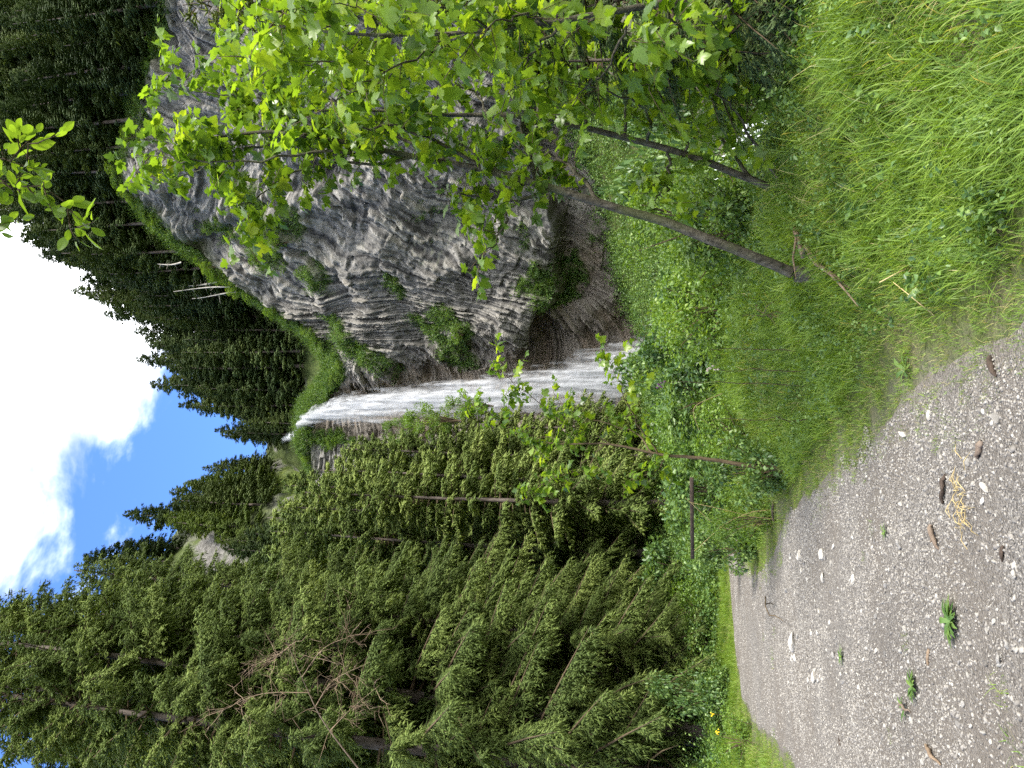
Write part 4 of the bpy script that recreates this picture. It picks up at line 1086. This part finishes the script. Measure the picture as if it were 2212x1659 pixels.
SH = dict(a=shrub(1, 2600, .075, 'shrub'), b=shrub(2, 2200, .09, 'shrub', .8, 1.1), c=shrub(3, 2600, .06, 'bright_shrub'), d=shrub(4, 3600, .045, 'bright_shrub', .7, 1.2))
def put_shrub(kind, p, rz, s, label, group, name='shrub'):
    o = empty(name, p, rz); o.scale = s if isinstance(s, tuple) else (s,) * 3
    local('foliage', SH[kind][0], o); local('stems', SH[kind][1], o)
    return tag(o, label, 'shrub', group)
for (Y, D, Xt, wd, kind, lab) in (
    (790, 21, 1350, 2.0, 'a', 'large dark rounded shrub in front of the foot of the waterfall'), (745, 24, 1400, 1.6, 'a', 'dark shrub touching the wet rock right of the waterfall foot'),
    (655, 17, 1425, 1.3, 'd', 'yellow green conifer like bush below the wet cliff'), (860, 15, 1440, 1.5, 'b', 'bright leafy shrub below the young maple'),
    (940, 13.5, 1490, 1.1, 'c', 'pale green shrub at the stem of the young maple'), (1060, 17, 1440, 1.5, 'b', 'shrub in front of the bare spruce trunks'), (1130, 20, 1430, 1.6, 'a', 'dark shrub above the timber rail'),
    (1010, 12.2, 1520, .9, 'a', 'dark low shrub at the right end of the timber rail'), (1110, 14, 1505, .8, 'c', 'pale weed clump in front of the timber rail'), (1175, 16.6, 1500, .8, 'b', 'leafy weed clump over the left end of the timber rail'), (700, 13, 1510, 1.1, 'c', 'pale shrub behind the tall dark flower stalks'),
    (560, 15, 1490, 1.2, 'b', 'shrub beside the base of the leaning lichen maple'), (620, 12, 1560, .9, 'c', 'low pale bush left of the lichen maple base'), (480, 17, 1540, 1.3, 'c', 'bush between the two leaning maple trunks'), (500, 26, 1390, 2.2, 'c', 'bush on the scree slope below the cliff foot'),
    (380, 28, 1330, 2.4, 'b', 'bush on the slope seen between the maple trunks'), (250, 22, 1350, 2.0, 'a', 'bush above the stream behind the dark maple'), (150, 18, 1380, 1.8, 'b', 'shaded bush behind the right edge maple'), (50, 15, 1400, 1.6, 'a', 'shaded bush at the right edge below the maple leaves'),
    (200, 11, 1610, .9, 'a', 'dark bush under the maple leaves beside the stream'), (90, 9.5, 1600, .9, 'a', 'dark bush beside the young shaded spruce'), (1230, 33, 1390, 2.2, 'b', 'undergrowth shrub below the tall left spruces'), (1320, 30, 1440, 1.8, 'c', 'shrub behind the far bright verge'),
    (1400, 27, 1480, 1.6, 'b', 'shrub in shade under the left spruces'), (1500, 23, 1500, 1.4, 'a', 'fern like shrub below the left spruces'), (1500, 23, 1400, 1.1, 'a', 'blue green broadleaf bush among the left spruce boughs'), (1590, 18, 1530, 1.0, 'c', 'shrub by the yellow flowers at the left verge'),
    (1190, 28, 1470, 1.2, 'c', 'pale shrub at the bend of the road'), (915, 50, 880, 2.6, 'd', 'yellow green broadleaf bush beside the falls, above the left stand'), (880, 56, 960, 2.2, 'd', 'yellow green bush at the left edge of the falling water'), (940, 60, 830, 2.2, 'd', 'topmost yellow green bush below the small crag left of the falls'), (800, 30, 1330, 2.2, 'a', 'grey green willow bush at the foot of the falls')):
    p = at(1500, Y, D); p[2] = gz(p[0], p[1]); top = at(Xt, Y, D)[2]
    if D >= 50: p[2] = top - 3.5
    hh = max(top - p[2], .5)
    put_shrub(kind, p, rg.uniform(0, 6.28), (wd, wd, hh / (1.2 if kind == 'd' else 1.1)), lab, 'shrubs along the gorge and verge')
# the thicket behind the bank: clumps that nothing tells apart
r3 = random.Random(21); made = 0
while made < 60:
    Y_t = r3.uniform(330, 1150); D_t = r3.uniform(9.5, 30); q = at(1500, Y_t, D_t)
    drq = float(seg_dist(np.array([q[0]]), np.array([q[1]]), EDGE_R)[0]); dsq = abs(float(seg_dist(np.array([q[0]]), np.array([q[1]]), STREAM)[0]))
    if drq < 3.0 or dsq < 3 or (240 < Y_t < 440): continue
    made += 1; q[2] = gz(q[0], q[1]); h_ = r3.uniform(.7, 1.5) * (1 + .03 * D_t)
    put_shrub(r3.choice('abccd'), q, r3.uniform(0, 6.28), (h_ * .75, h_ * .75, h_ * .8), 'leafy clump in the thicket between the grass bank and the waterfall', 'thicket behind the grass bank')
# bushes on the rim and the cliff
rim_ = [(NR - 1 - int(a_), int(b_)) for a_, b_ in zip(rng.integers(0, 14, 60), rng.integers(0, NC, 60))]
for k, (i, j) in enumerate(list(rng.permutation(np.argwhere((CLIFF_MOSS > .7)))[:60]) + rim_):
    p = CLIFF[i, j]
    X, Y = pix(p)
    if k >= 60 and 880 < Y < 960: continue
    if not (0 < X < 1400 and 0 < Y < 1000): continue
    s_ = rg.uniform(.6, 1.5) * (1.0 if k < 60 else 1.4)
    put_shrub(rg.choice('acd'), p - np.array([0, 0, .2]), rg.uniform(0, 6.28), (s_, s_, s_ * .8), 'small green bush clinging to a ledge of the grey cliff' if k < 60 else 'small green bush on the turf along the cliff rim', 'bushes on the cliff ledges' if k < 60 else 'bushes along the cliff rim', 'ledge_bush')
put_spruce('young', 0, (lambda p: (p[0], p[1], gz(p[0], p[1]) - .05))(at(1700, 95, 7.4)), .4, .80, 'young_spruce', 'shaded young spruce with dark boughs at the right edge above the grass')
put_spruce('young', 0, (lambda p: (p[0], p[1], gz(p[0], p[1]) - .05))(at(1700, -40, 6.6)), 2.4, .85, 'young_spruce', 'dark young spruce cut off by the right edge of the view')

# ------------------------------------------------------------------ gravel, stones, wood and weeds on the road
import bmesh
def pebble(name, seed, mat, sub=1, flat=.6, rough=.25):
    bm = bmesh.new(); bmesh.ops.create_icosphere(bm, subdivisions=sub, radius=1.0)
    V = np.array([v.co for v in bm.verts]); r_ = np.random.default_rng(seed)
    k = 1 + rough * 2 * (fbm(V[:, 0] * 1.1 + seed * 3.1, V[:, 1] * 1.1, V[:, 2] * 1.1, 3, seed) - .5)
    V = V * k[:, None]
    for _ in range(5):                                   # knock flat facets into it
        n_ = nrm(r_.normal(0, 1, 3)); d_ = V @ n_; lim = r_.uniform(.45, .8)
        V = V - np.maximum(d_ - lim, 0)[:, None] * n_ * .9
    V = V * np.array([1.0, r_.uniform(.6, .9), flat])
    F = np.array([[v.index for v in f.verts] for f in bm.faces]); bm.free()
    return mesh_np(name, V, F, mat, {'tint': np.full(len(V), .5)})
PB = [pebble('pebble', s, M['gravel'], 1, f_, .35) for s, f_ in ((1, .6), (2, .5), (3, .75), (4, .45))]
rng = np.random.default_rng(123)
x, y = sample(520000, -9.5, 1.2, 3.0, 27)
d_ = np.hypot(x, y); n_ = fbm(x * .9, y * .9, 0, 4, 70)
ridge = np.exp(-((y - 11.3 + .12 * (x + 3)) / 1.6) ** 2)
kp = on_road(x, y) & (rng.random(len(x)) < np.interp(d_, [4, 7, 12, 18, 27], [1, .85, .45, .22, .10]) * (.30 + 1.0 * sstep(.34, .56, n_)) * (1 + .5 * ridge))
x, y = x[kp], y[kp]; d_ = d_[kp]; P = np.stack([x, y, road_z(x, y) + .001], -1); k = seen(P, 260); P, d_ = P[k], d_[k]
scl = np.exp(rng.normal(math.log(.0085), .40, len(P))) * np.interp(d_, [4, 10, 25], [1, 1.15, 1.6])
scl = np.clip(scl, .003, .026)
scatter('gravel', P, np.stack([rng.normal(0, .35, len(P)), rng.normal(0, .35, len(P)), rng.uniform(0, 6.28, len(P))], -1), scl, rng.integers(0, 4, len(P)), PB, 'loose grey gravel stones covering the road', 'gravel')
print('gravel', len(P))

ST = [pebble('stone', 20 + s, M['stone'], 3, f_, .4) for s, f_ in enumerate((.6, .5, .7, .45))]
WS = [pebble('white_stone', 40 + s, M['white_stone'], 3, f_, .4) for s, f_ in enumerate((.65, .5, .55))]
def put_stone(X, Y, wpx, mesh, label, group=None, asp=1.0, rz=None):
    p = hit(X, Y); D = p[1]
    r_ = wpx * .5 * D / (2212 * FOC)
    o = bpy.data.objects.new('stone', mesh); col.objects.link(o)
    o.location = (p[0], p[1], float(road_z(p[0], p[1])) + r_ * .22); o.scale = (r_, r_ / asp, r_ * .9); o.rotation_euler = (rg.uniform(-.2, .2), rg.uniform(-.2, .2), rg.uniform(-.4, .4) if rz is None else rz)
    return tag(o, label, 'stone', group)
def z4(a, b): return 1426.4 + .3552 * a, 1097.2 + .3552 * b
def z3(a, b): return 1316.6 + .4048 * a, 658.3 + .4048 * b
put_stone(*z4(838, 822), 38, WS[0], 'largest white angular rock on the gravel road', None, 1.3, .2)
put_stone(*z4(955, 1030), 30, WS[1], 'flat white stone, second largest, left of the biggest white rock', None, 1.6, .1)
put_stone(*z4(1000, 285), 28, WS[2], 'upright white stone near the grass finger at the bend', None, 1.2)
put_stone(*z4(1008, 425), 20, WS[0], 'white rounded stone below the upright white one')
put_stone(*z4(880, 382), 14, WS[1], 'small white stone near the grass finger on the road')
put_stone(*z4(872, 290), 26, WS[1], 'flat pale stone beside the small white stone near the bend', None, 2.2)
put_stone(*z4(1190, 435), 22, WS[2], 'narrow pale stone in the middle of the gravel area', None, 2.2)
put_stone(*z4(845, 915), 17, WS[2], 'pale stone just left of the largest white rock')
put_stone(*z4(1068, 893), 16, ST[0], 'grey stone next to the small green weed on the road')
put_stone(*z3(1590, 690), 34, WS[1], 'long white stone at the edge of the grass bank', None, 2.0, 1.2)
put_stone(*z3(1722, 590), 22, WS[2], 'white stone half in the grass edge near the bank', None, 1.6)
put_stone(*z3(2100, 600), 30, ST[2], 'elongated pale grey stone in the near right gravel', None, 2.0, .9)
put_stone(*z3(2015, 1050), 16, WS[0], 'pale stone beside the straw wisps in the near gravel')
put_stone(*z3(2035, 975), 30, WS[2], 'long pale stone close to the dark bark piece', None, 2.4, 1.0)
put_stone(*z4(2110, 930), 24, ST[1], 'pale grey block in the near left gravel')
put_stone(*z4(1865, 1190), 18, ST[3], 'brownish stone in the near left gravel')
put_stone(*z4(2060, 690), 16, ST[3], 'dark grey cube like stone near the big weed')
put_stone(*z4(2180, 352), 16, WS[0], 'white stone at the near edge of the gravel')
rs = random.Random(8)
for k in range(70):
    a, b = rs.uniform(760, 1350), rs.uniform(150, 1100)
    put_stone(*z4(a, b), rs.uniform(5, 13), rs.choice(ST + WS), 'small pale stone in the stony ridge across the road', 'stones in the ridge across the road', rs.uniform(1, 1.8), rs.uniform(-.5, .5))
for k in range(60):
    a, b = rs.uniform(1350, 2212), rs.uniform(-300, 1582)
    X, Y = z4(a, b); q = hit(X, Y)
    if not bool(on_road(np.array([q[0]]), np.array([q[1]]))[0]): continue
    put_stone(X, Y, rs.uniform(9, 17), rs.choice(ST), 'fist sized grey stone lying loose in the near gravel', 'loose stones in the near gravel', rs.uniform(1, 1.7), rs.uniform(0, 3))

# sticks and bark on the road: (photo point a, photo point b, radius)
def stick(name, A, B, r_, mat, label, cat, bend=.03, seed=0, flat=.6, forks=0):
    a, b = hit(*A), hit(*B); r2 = np.random.default_rng(seed)
    for q in (a, b): q[2] = float(road_z(q[0], q[1])) + r_ * .6
    kz = np.linspace(0, 1, 10)[:, None]; L = np.linalg.norm(b - a)
    P = a * (1 - kz) + b * kz + r2.normal(0, bend * L * .35, (10, 3)) * np.array([1, 1, .25]) + np.array([0, 0, 1]) * np.sin(kz * 3.14) * bend * L
    c_ = (a + b) / 2; o = empty(name, c_)
    tv, tf = tubes(P - c_, r_ * np.array([.7, .9, 1, 1.1, 1, 1.05, .9, .9, .7, .35]), 6)
    tv = tv + (fbm(tv[:, 0] * 40, tv[:, 1] * 40, tv[:, 2] * 40, 3, seed) - .5)[:, None] * r_ * 1.8 * np.array([1, 1, .6])
    local('wood', mesh_np('wood', tv, tf, M[mat], {'tint': np.full(len(tv), .5)}, True), o)
    for k in range(forks):
        i = r2.integers(3, 8); e = P[i] + (P[i] - P[i - 2]) * r2.uniform(.4, 1.2) + r2.normal(0, .12 * L, 3) * np.array([1, 1, .4])
        tv, tf = tubes(np.stack([P[i], (P[i] + e) / 2 + r2.normal(0, .02 * L, 3), e]) - c_, r_ * np.array([.6, .45, .15]), 5)
        local('side_twig', mesh_np('side_twig', tv, tf, M[mat], {'tint': np.full(len(tv), .5)}, True), o)
    return tag(o, label, cat)
stick('bark_piece', z3(1812, 905), z3(1800, 1065), .014, 'dark_wood', 'dark charred bark piece lying across the near gravel', 'bark', .06, 1)
stick('stick', z3(1735, 1175), z3(1770, 1300), .017, 'wood', 'brown forked stick left of the dark bark piece', 'stick', .08, 2, forks=2)
stick('bark_piece', z3(2015, 730), z3(1995, 820), .016, 'wood', 'brown bark sliver right of the dark bark piece', 'bark', .05, 3)
stick('stick', z4(1480, 1180), z4(1545, 1245), .012, 'wood', 'thin brown stick beside the broad leaved road weed', 'stick', .1, 4)
stick('stick', z4(1640, 1440), z4(1735, 1570), .014, 'dead_twig', 'pale peeled stick in the near left gravel', 'stick', .05, 5)
stick('stick', z4(1655, 860), z4(1650, 960), .010, 'dead_twig', 'pale wood splinter between the two large road weeds', 'stick', .03, 6)
stick('stick', z4(2120, 230), z4(2105, 330), .009, 'dark_wood', 'dark stick at the near right of the gravel', 'stick', .06, 7)
stick('stick', z4(690, 540), z4(780, 690), .010, 'twig', 'thin curved dark twig lying on the far gravel', 'stick', .12, 8)
stick('stick', z4(1100, 1400), z4(1108, 1450), .008, 'dark_wood', 'short dark stub of wood at the left of the gravel', 'stick', .03, 9)
stick('wood_chunk', z3(2060, 270), z3(2085, 380), .016, 'dark_wood', 'black charred wood chunk at the edge of the bank grass', 'wood', .04, 10)
stick('stick', z3(885, 1050), z3(890, 1170), .022, 'dark_wood', 'dark stick in the grass edge near the bend', 'stick', .05, 11)
stick('fallen_branch', (1720, 470), (1855, 620), .022, 'dead_twig', 'bare forked fallen branch on the bank beside the leaning maple', 'branch', .10, 12, forks=4)
stick('fallen_branch', (1640, 640), (1725, 700), .016, 'twig', 'thin dark bare branch stuck in the bank left of the maple base', 'branch', .12, 13, forks=2)
# straw wisp
c0 = hit(*z3(1920, 1090)); c0[2] = float(road_z(c0[0], c0[1]))
mbs = MB(); r2 = np.random.default_rng(6)
for k in range(40):
    a = r2.normal(0, .08, 3) * np.array([1.2, 1, 0]) + [0, 0, r2.uniform(.005, .04)]; an = r2.uniform(0, 6.28); b = a + np.array([math.cos(an), math.sin(an), 0]) * r2.uniform(.06, .16)
    tv, tf = tubes(np.stack([a, (a + b) / 2 + [0, 0, .02], b]), np.array([.002, .003, .001]), 3); mbs.add(tv, tf)
o = obj('straw_wisp', mbs.mesh('straw_wisp', M['straw']), None, Vector(c0)); tag(o, 'tangled wisp of dry straw in the near gravel', 'straw')

# weeds growing in the gravel
def rosette(seed, n, size):
    r2 = np.random.default_rng(seed); out = []
    for k in range(n):
        a = k * 2.4 + r2.normal(0, .3); ln = size * r2.uniform(.55, 1.1); el = r2.uniform(.15, .9)
        s_ = np.linspace(0, 1, 6); w_ = ln * .07 * np.sin(np.clip(s_ * 1.05, 0, 1) * math.pi) ** .7 * (1 + .35 * (np.arange(6) % 2)) + .002
        r_ = ln * s_ * math.cos(el * .9); zz = ln * (math.sin(el) * s_ - .75 * s_ ** 2 * math.sin(el) ) + .01
        c_ = np.stack([r_ * math.cos(a), r_ * math.sin(a), zz], -1); sd_ = np.array([-math.sin(a), math.cos(a), 0])
        V = np.empty((12, 3)); V[0::2] = c_ - sd_ * w_[:, None] + [0, 0, .004]; V[1::2] = c_ + sd_ * w_[:, None] + [0, 0, .004]
        F = np.array([[2 * i, 2 * i + 1, 2 * i + 3, 2 * i + 2] for i in range(5)])
        out.append(mesh_np('leaf', V, F, M['herb'], {'tint': np.full(12, r2.uniform(.3, .8))}))
    return out
def weed(X, Y, size, n, label, seed):
    p = hit(X, Y); p[2] = float(road_z(p[0], p[1]))
    o = empty('road_weed', p)
    for m_ in rosette(seed, n, size): local('leaf', m_, o)
    return tag(o, label, 'weed')
weed(*z4(1800, 690), .16, 44, 'largest dandelion like weed spreading in the gravel', 1)
weed(*z4(1575, 1090), .14, 26, 'broad leaved weed in the left gravel beside a stick', 2)
weed(*z4(1125, 905), .13, 12, 'small weed by the stony ridge', 3)
weed(*z4(1520, 1215), .15, 5, 'weed with two long narrow leaves in the left gravel', 4)
weed(*z4(1390, 150), .10, 10, 'tiny weed near the middle of the gravel', 5)
weed(*z3(1600, 345), .22, 8, 'dock plant with broad upright leaves at the bank foot', 6)
for k, (a, b, s_, lab) in enumerate(((1520, 812, .5, 'tuft of grass between the road weeds'), (2105, 1100, .55, 'round tuft of moss grass in the near left gravel'), (700, 760, .7, 'long grass tuft on the far wheel track'), (690, 925, .9, 'largest grass tuft on the far wheel track'), (635, 790, .6, 'short grass tuft beyond the far wheel track'), (1300, 120, .4, 'small grass tuft right of the stony ridge'), (2190, 1500, .8, 'grass tuft at the near left corner of the gravel'), (1250, 300, .35, 'tiny grass tuft among the stones of the ridge'), (1410, 1390, .35, 'tiny grass tuft at the left of the gravel'))):
    p = hit(*z4(a, b)); p[2] = float(road_z(p[0], p[1]))
    o = obj('grass_tuft', GC[1 if k % 2 else 3], None, Vector(p)); o.scale = (s_ * 1.2, s_ * 1.2, s_ * .7); o.rotation_euler = (0, 0, k * 1.3)
    tag(o, lab, 'grass tuft')

# timber rail half hidden in the weeds
a, b = at(1494, 1033, 15.0), at(1496, 1205, 16.3)
root = empty('timber_rail', (float((a[0] + b[0]) / 2), float((a[1] + b[1]) / 2), gz((a[0] + b[0]) / 2, (a[1] + b[1]) / 2)))
def beam(name, p, q, w, h):
    d_ = nrm(q - p); s_ = nrm(np.cross(d_, [0, 0, 1.0])); u_ = np.cross(s_, d_)
    c_ = [(-1, -1), (1, -1), (1, 1), (-1, 1)]; V = np.array([e + s_ * w / 2 * i + u_ * h / 2 * j for e in (p, q) for i, j in c_])
    F = np.array([[0, 1, 2, 3], [7, 6, 5, 4], [0, 4, 5, 1], [1, 5, 6, 2], [2, 6, 7, 3], [3, 7, 4, 0]])
    m_ = mesh_np(name, V, F, M['dark_wood'], {'tint': np.full(8, .5)}); bm = bmesh.new(); bm.from_mesh(m_); bmesh.ops.bevel(bm, geom=bm.edges[:], offset=.006, segments=1, affect='EDGES'); bm.to_mesh(m_); bm.free()
    return obj(name, m_, root)
beam('rail', a, b, .07, .075)
for t_ in (.12, .85):
    c_ = a * (1 - t_) + b * t_ + np.array([0, .08, 0]); g_ = c_.copy(); g_[2] = gz(c_[0], c_[1]) - .2; beam('post', g_, c_ + np.array([0, 0, .02]), .08, .08)
tag(root, 'dark weathered timber rail half hidden in weeds beyond the bank', 'rail fence')

# bare dead tree among the left spruces
def dead_tree(trunk, r0, n1, seed, label, limbs):
    r2 = np.random.default_rng(seed); tr = cr([at(*p) for p in trunk], 30)
    root = empty('dead_tree', tr[0]); rad = r0 * (1 - .85 * np.linspace(0, 1, 30))
    tv, tf = tubes(tr, rad, 7); obj('trunk', mesh_np('trunk', tv, tf, M['wood'], {'tint': np.full(len(tv), .5)}, True), root)
    tw = MB()
    Ps = [tr[4:]]
    for i0, pts in limbs:
        Q = cr(np.vstack([tr[i0], [at(*p) for p in pts]]), 14); lv, lf = tubes(Q, np.linspace(r0 * .55, r0 * .12, 14), 5)
        obj('limb', mesh_np('limb', lv, lf, M['dead_twig'], {'tint': np.full(len(lv), .5)}, True), root); Ps.append(Q)
    for Q in Ps:
        for k in range(n1):
            i = r2.integers(2, len(Q) - 1); tg = nrm(Q[i] - Q[i - 1]); dv = nrm(tg * .6 + r2.normal(0, .6, 3)); ln = r2.uniform(.25, .9)
            W = Q[i] + dv * ln * np.linspace(0, 1, 5)[:, None] + r2.normal(0, .03, (5, 3)); tv, tf = tubes(W, np.linspace(.008, .002, 5), 3); tw.add(tv, tf)
            for q in range(4):
                j = r2.integers(1, 5); d2 = nrm(dv + r2.normal(0, .7, 3)); l2 = r2.uniform(.1, .4)
                tv, tf = tubes(np.stack([W[j], W[j] + d2 * l2]), np.array([.004, .0015]), 3); tw.add(tv, tf)
    o = obj('twigs', tw.mesh('twigs', M['dead_twig']), root); o['kind'] = 'stuff'
    return tag(root, label, 'dead tree')
dead_tree([(790, 1680, 13.5), (700, 1560, 13.4), (660, 1480, 13.4), (625, 1400, 13.3), (610, 1360, 13.3)], 0.018, 16, 3, 'bare brown dead branches in front of the left spruces',
          [(10, [(720, 1470, 13.2), (800, 1430, 13.0)]), (16, [(700, 1400, 13.1), (770, 1370, 13.0)]), (22, [(590, 1420, 13.5), (540, 1440, 13.6)]), (6, [(760, 1530, 13.2), (820, 1480, 13.0)]), (13, [(560, 1500, 13.3), (470, 1540, 13.3)])])

# tall dark flower stalks and dry stems on the bank
def stalk(X0, Y0, X1, Y1, D, label, head, seed, mat='twig'):
    a, b = at(X0, Y0, D), at(X1, Y1, D); a[2] = min(a[2], gz(a[0], a[1]))
    r2 = np.random.default_rng(seed); kz = np.linspace(0, 1, 9)[:, None]; P = a * (1 - kz) + b * kz + r2.normal(0, .012, (9, 3))
    o = empty('flower_stalk', a); tv, tf = tubes(P - a, np.linspace(.007, .003, 9), 5)
    local('stem', mesh_np('stem', tv, tf, M[mat], {'tint': np.full(len(tv), .5)}, True), o)
    mbh = MB(); mbl = MB()
    for k in range(9):
        h_ = r2.uniform(.2, .95); p = (a * (1 - h_) + b * h_) - a; an = r2.uniform(0, 6.28); d_ = np.array([math.cos(an), math.sin(an), .3]); ln = r2.uniform(.06, .16)
        s_ = np.array([-math.sin(an), math.cos(an), 0]) * ln * .22
        mbl.add(np.stack([p, p + d_ * ln * .5 + s_, p + d_ * ln, p + d_ * ln * .5 - s_]), np.array([[0, 1, 2, 3]]), r2.uniform(.3, .9))
    local('leaves', mbl.mesh('leaves', M['herb']), o)
    if head:
        for k in range(7):
            p = P[-1] - a + r2.normal(0, .03, 3); tv, tf = tubes(np.stack([p, p + [0, 0, .012], p + [0, 0, .024], p + [0, 0, .034]]), np.array([.002, .011, .012, .003]), 6); mbh.add(tv, tf)
        local('flower_head', mbh.mesh('flower_head', head), o)
    return tag(o, label, 'flower stalk')
def flower_mat(name, c): t_ = NT(name); return t_.done(t_.pbsdf(c, .7, .2))
M['purple'] = flower_mat('thistle_purple', (.16, .07, .14)); M['yellow'] = flower_mat('yellow_petals', (.75, .52, .02)); M['cream'] = flower_mat('cream_umbel', (.5, .42, .34))
stalk(*z3(850, 428), *z3(280, 405), 9.0, 'tallest dark flower stalk with purple heads on the bank', M['purple'], 1)
stalk(*z3(930, 240), *z3(545, 235), 8.6, 'dark bare stalk right of the purple headed one', None, 2)
stalk(*z3(870, 610), *z3(550, 615), 9.5, 'thin dark stalk left of the purple headed one', None, 3)
stalk(*z3(900, 355), *z3(560, 350), 8.8, 'stalk with pale fluffy umbel beside the purple headed one', M['cream'], 4)
stalk(*z3(760, 40), *z3(700, 60), 8.5, 'short dark stalk near the fallen branch', None, 5)
stalk(1560, 1560, 1540, 1540, 17.5, 'yellow flowered plant at the left verge', M['yellow'], 6)
stalk(1575, 1600, 1550, 1580, 17.0, 'second yellow flowered plant at the left verge, farther left', M['yellow'], 7)
# dry arching grass stems by the rail
for k, (X0, Y0, X1, Y1, X2, Y2, D, lab) in enumerate(((1640, 1120, 1560, 1100, 1490, 1085, 13.8, 'tall dry grass stem bending left beside the rail'), (1640, 1100, 1570, 1130, 1500, 1190, 13.8, 'dry grass stem arching over the rail'), (1650, 1130, 1560, 1140, 1480, 1075, 14.0, 'longest dry grass stem in front of the rail'), (1900, 610, 1960, 580, 2010, 575, 5.6, 'yellow dry stem lying across the bank grass'), (2030, 690, 1980, 650, 1930, 610, 5.4, 'straw coloured stem kinked over the bank grass'), (1560, 850, 1500, 880, 1510, 930, 9.5, 'pale arched dry stem on the bank in front of the young maple'))):
    Q = cr([at(X0, Y0, D), at(X1, Y1, D - .1), at(X2, Y2, D)], 12)
    if k < 3: Q[0, 2] = gz(Q[0, 0], Q[0, 1])
    tv, tf = tubes(Q - Q[0], np.linspace(.006, .003, 12), 4); o = obj('dry_stem', mesh_np('dry_stem', tv, tf, M['straw'], {'tint': np.full(len(tv), .5)}, True), None, Vector(Q[0]))
    tag(o, lab, 'dry stem')
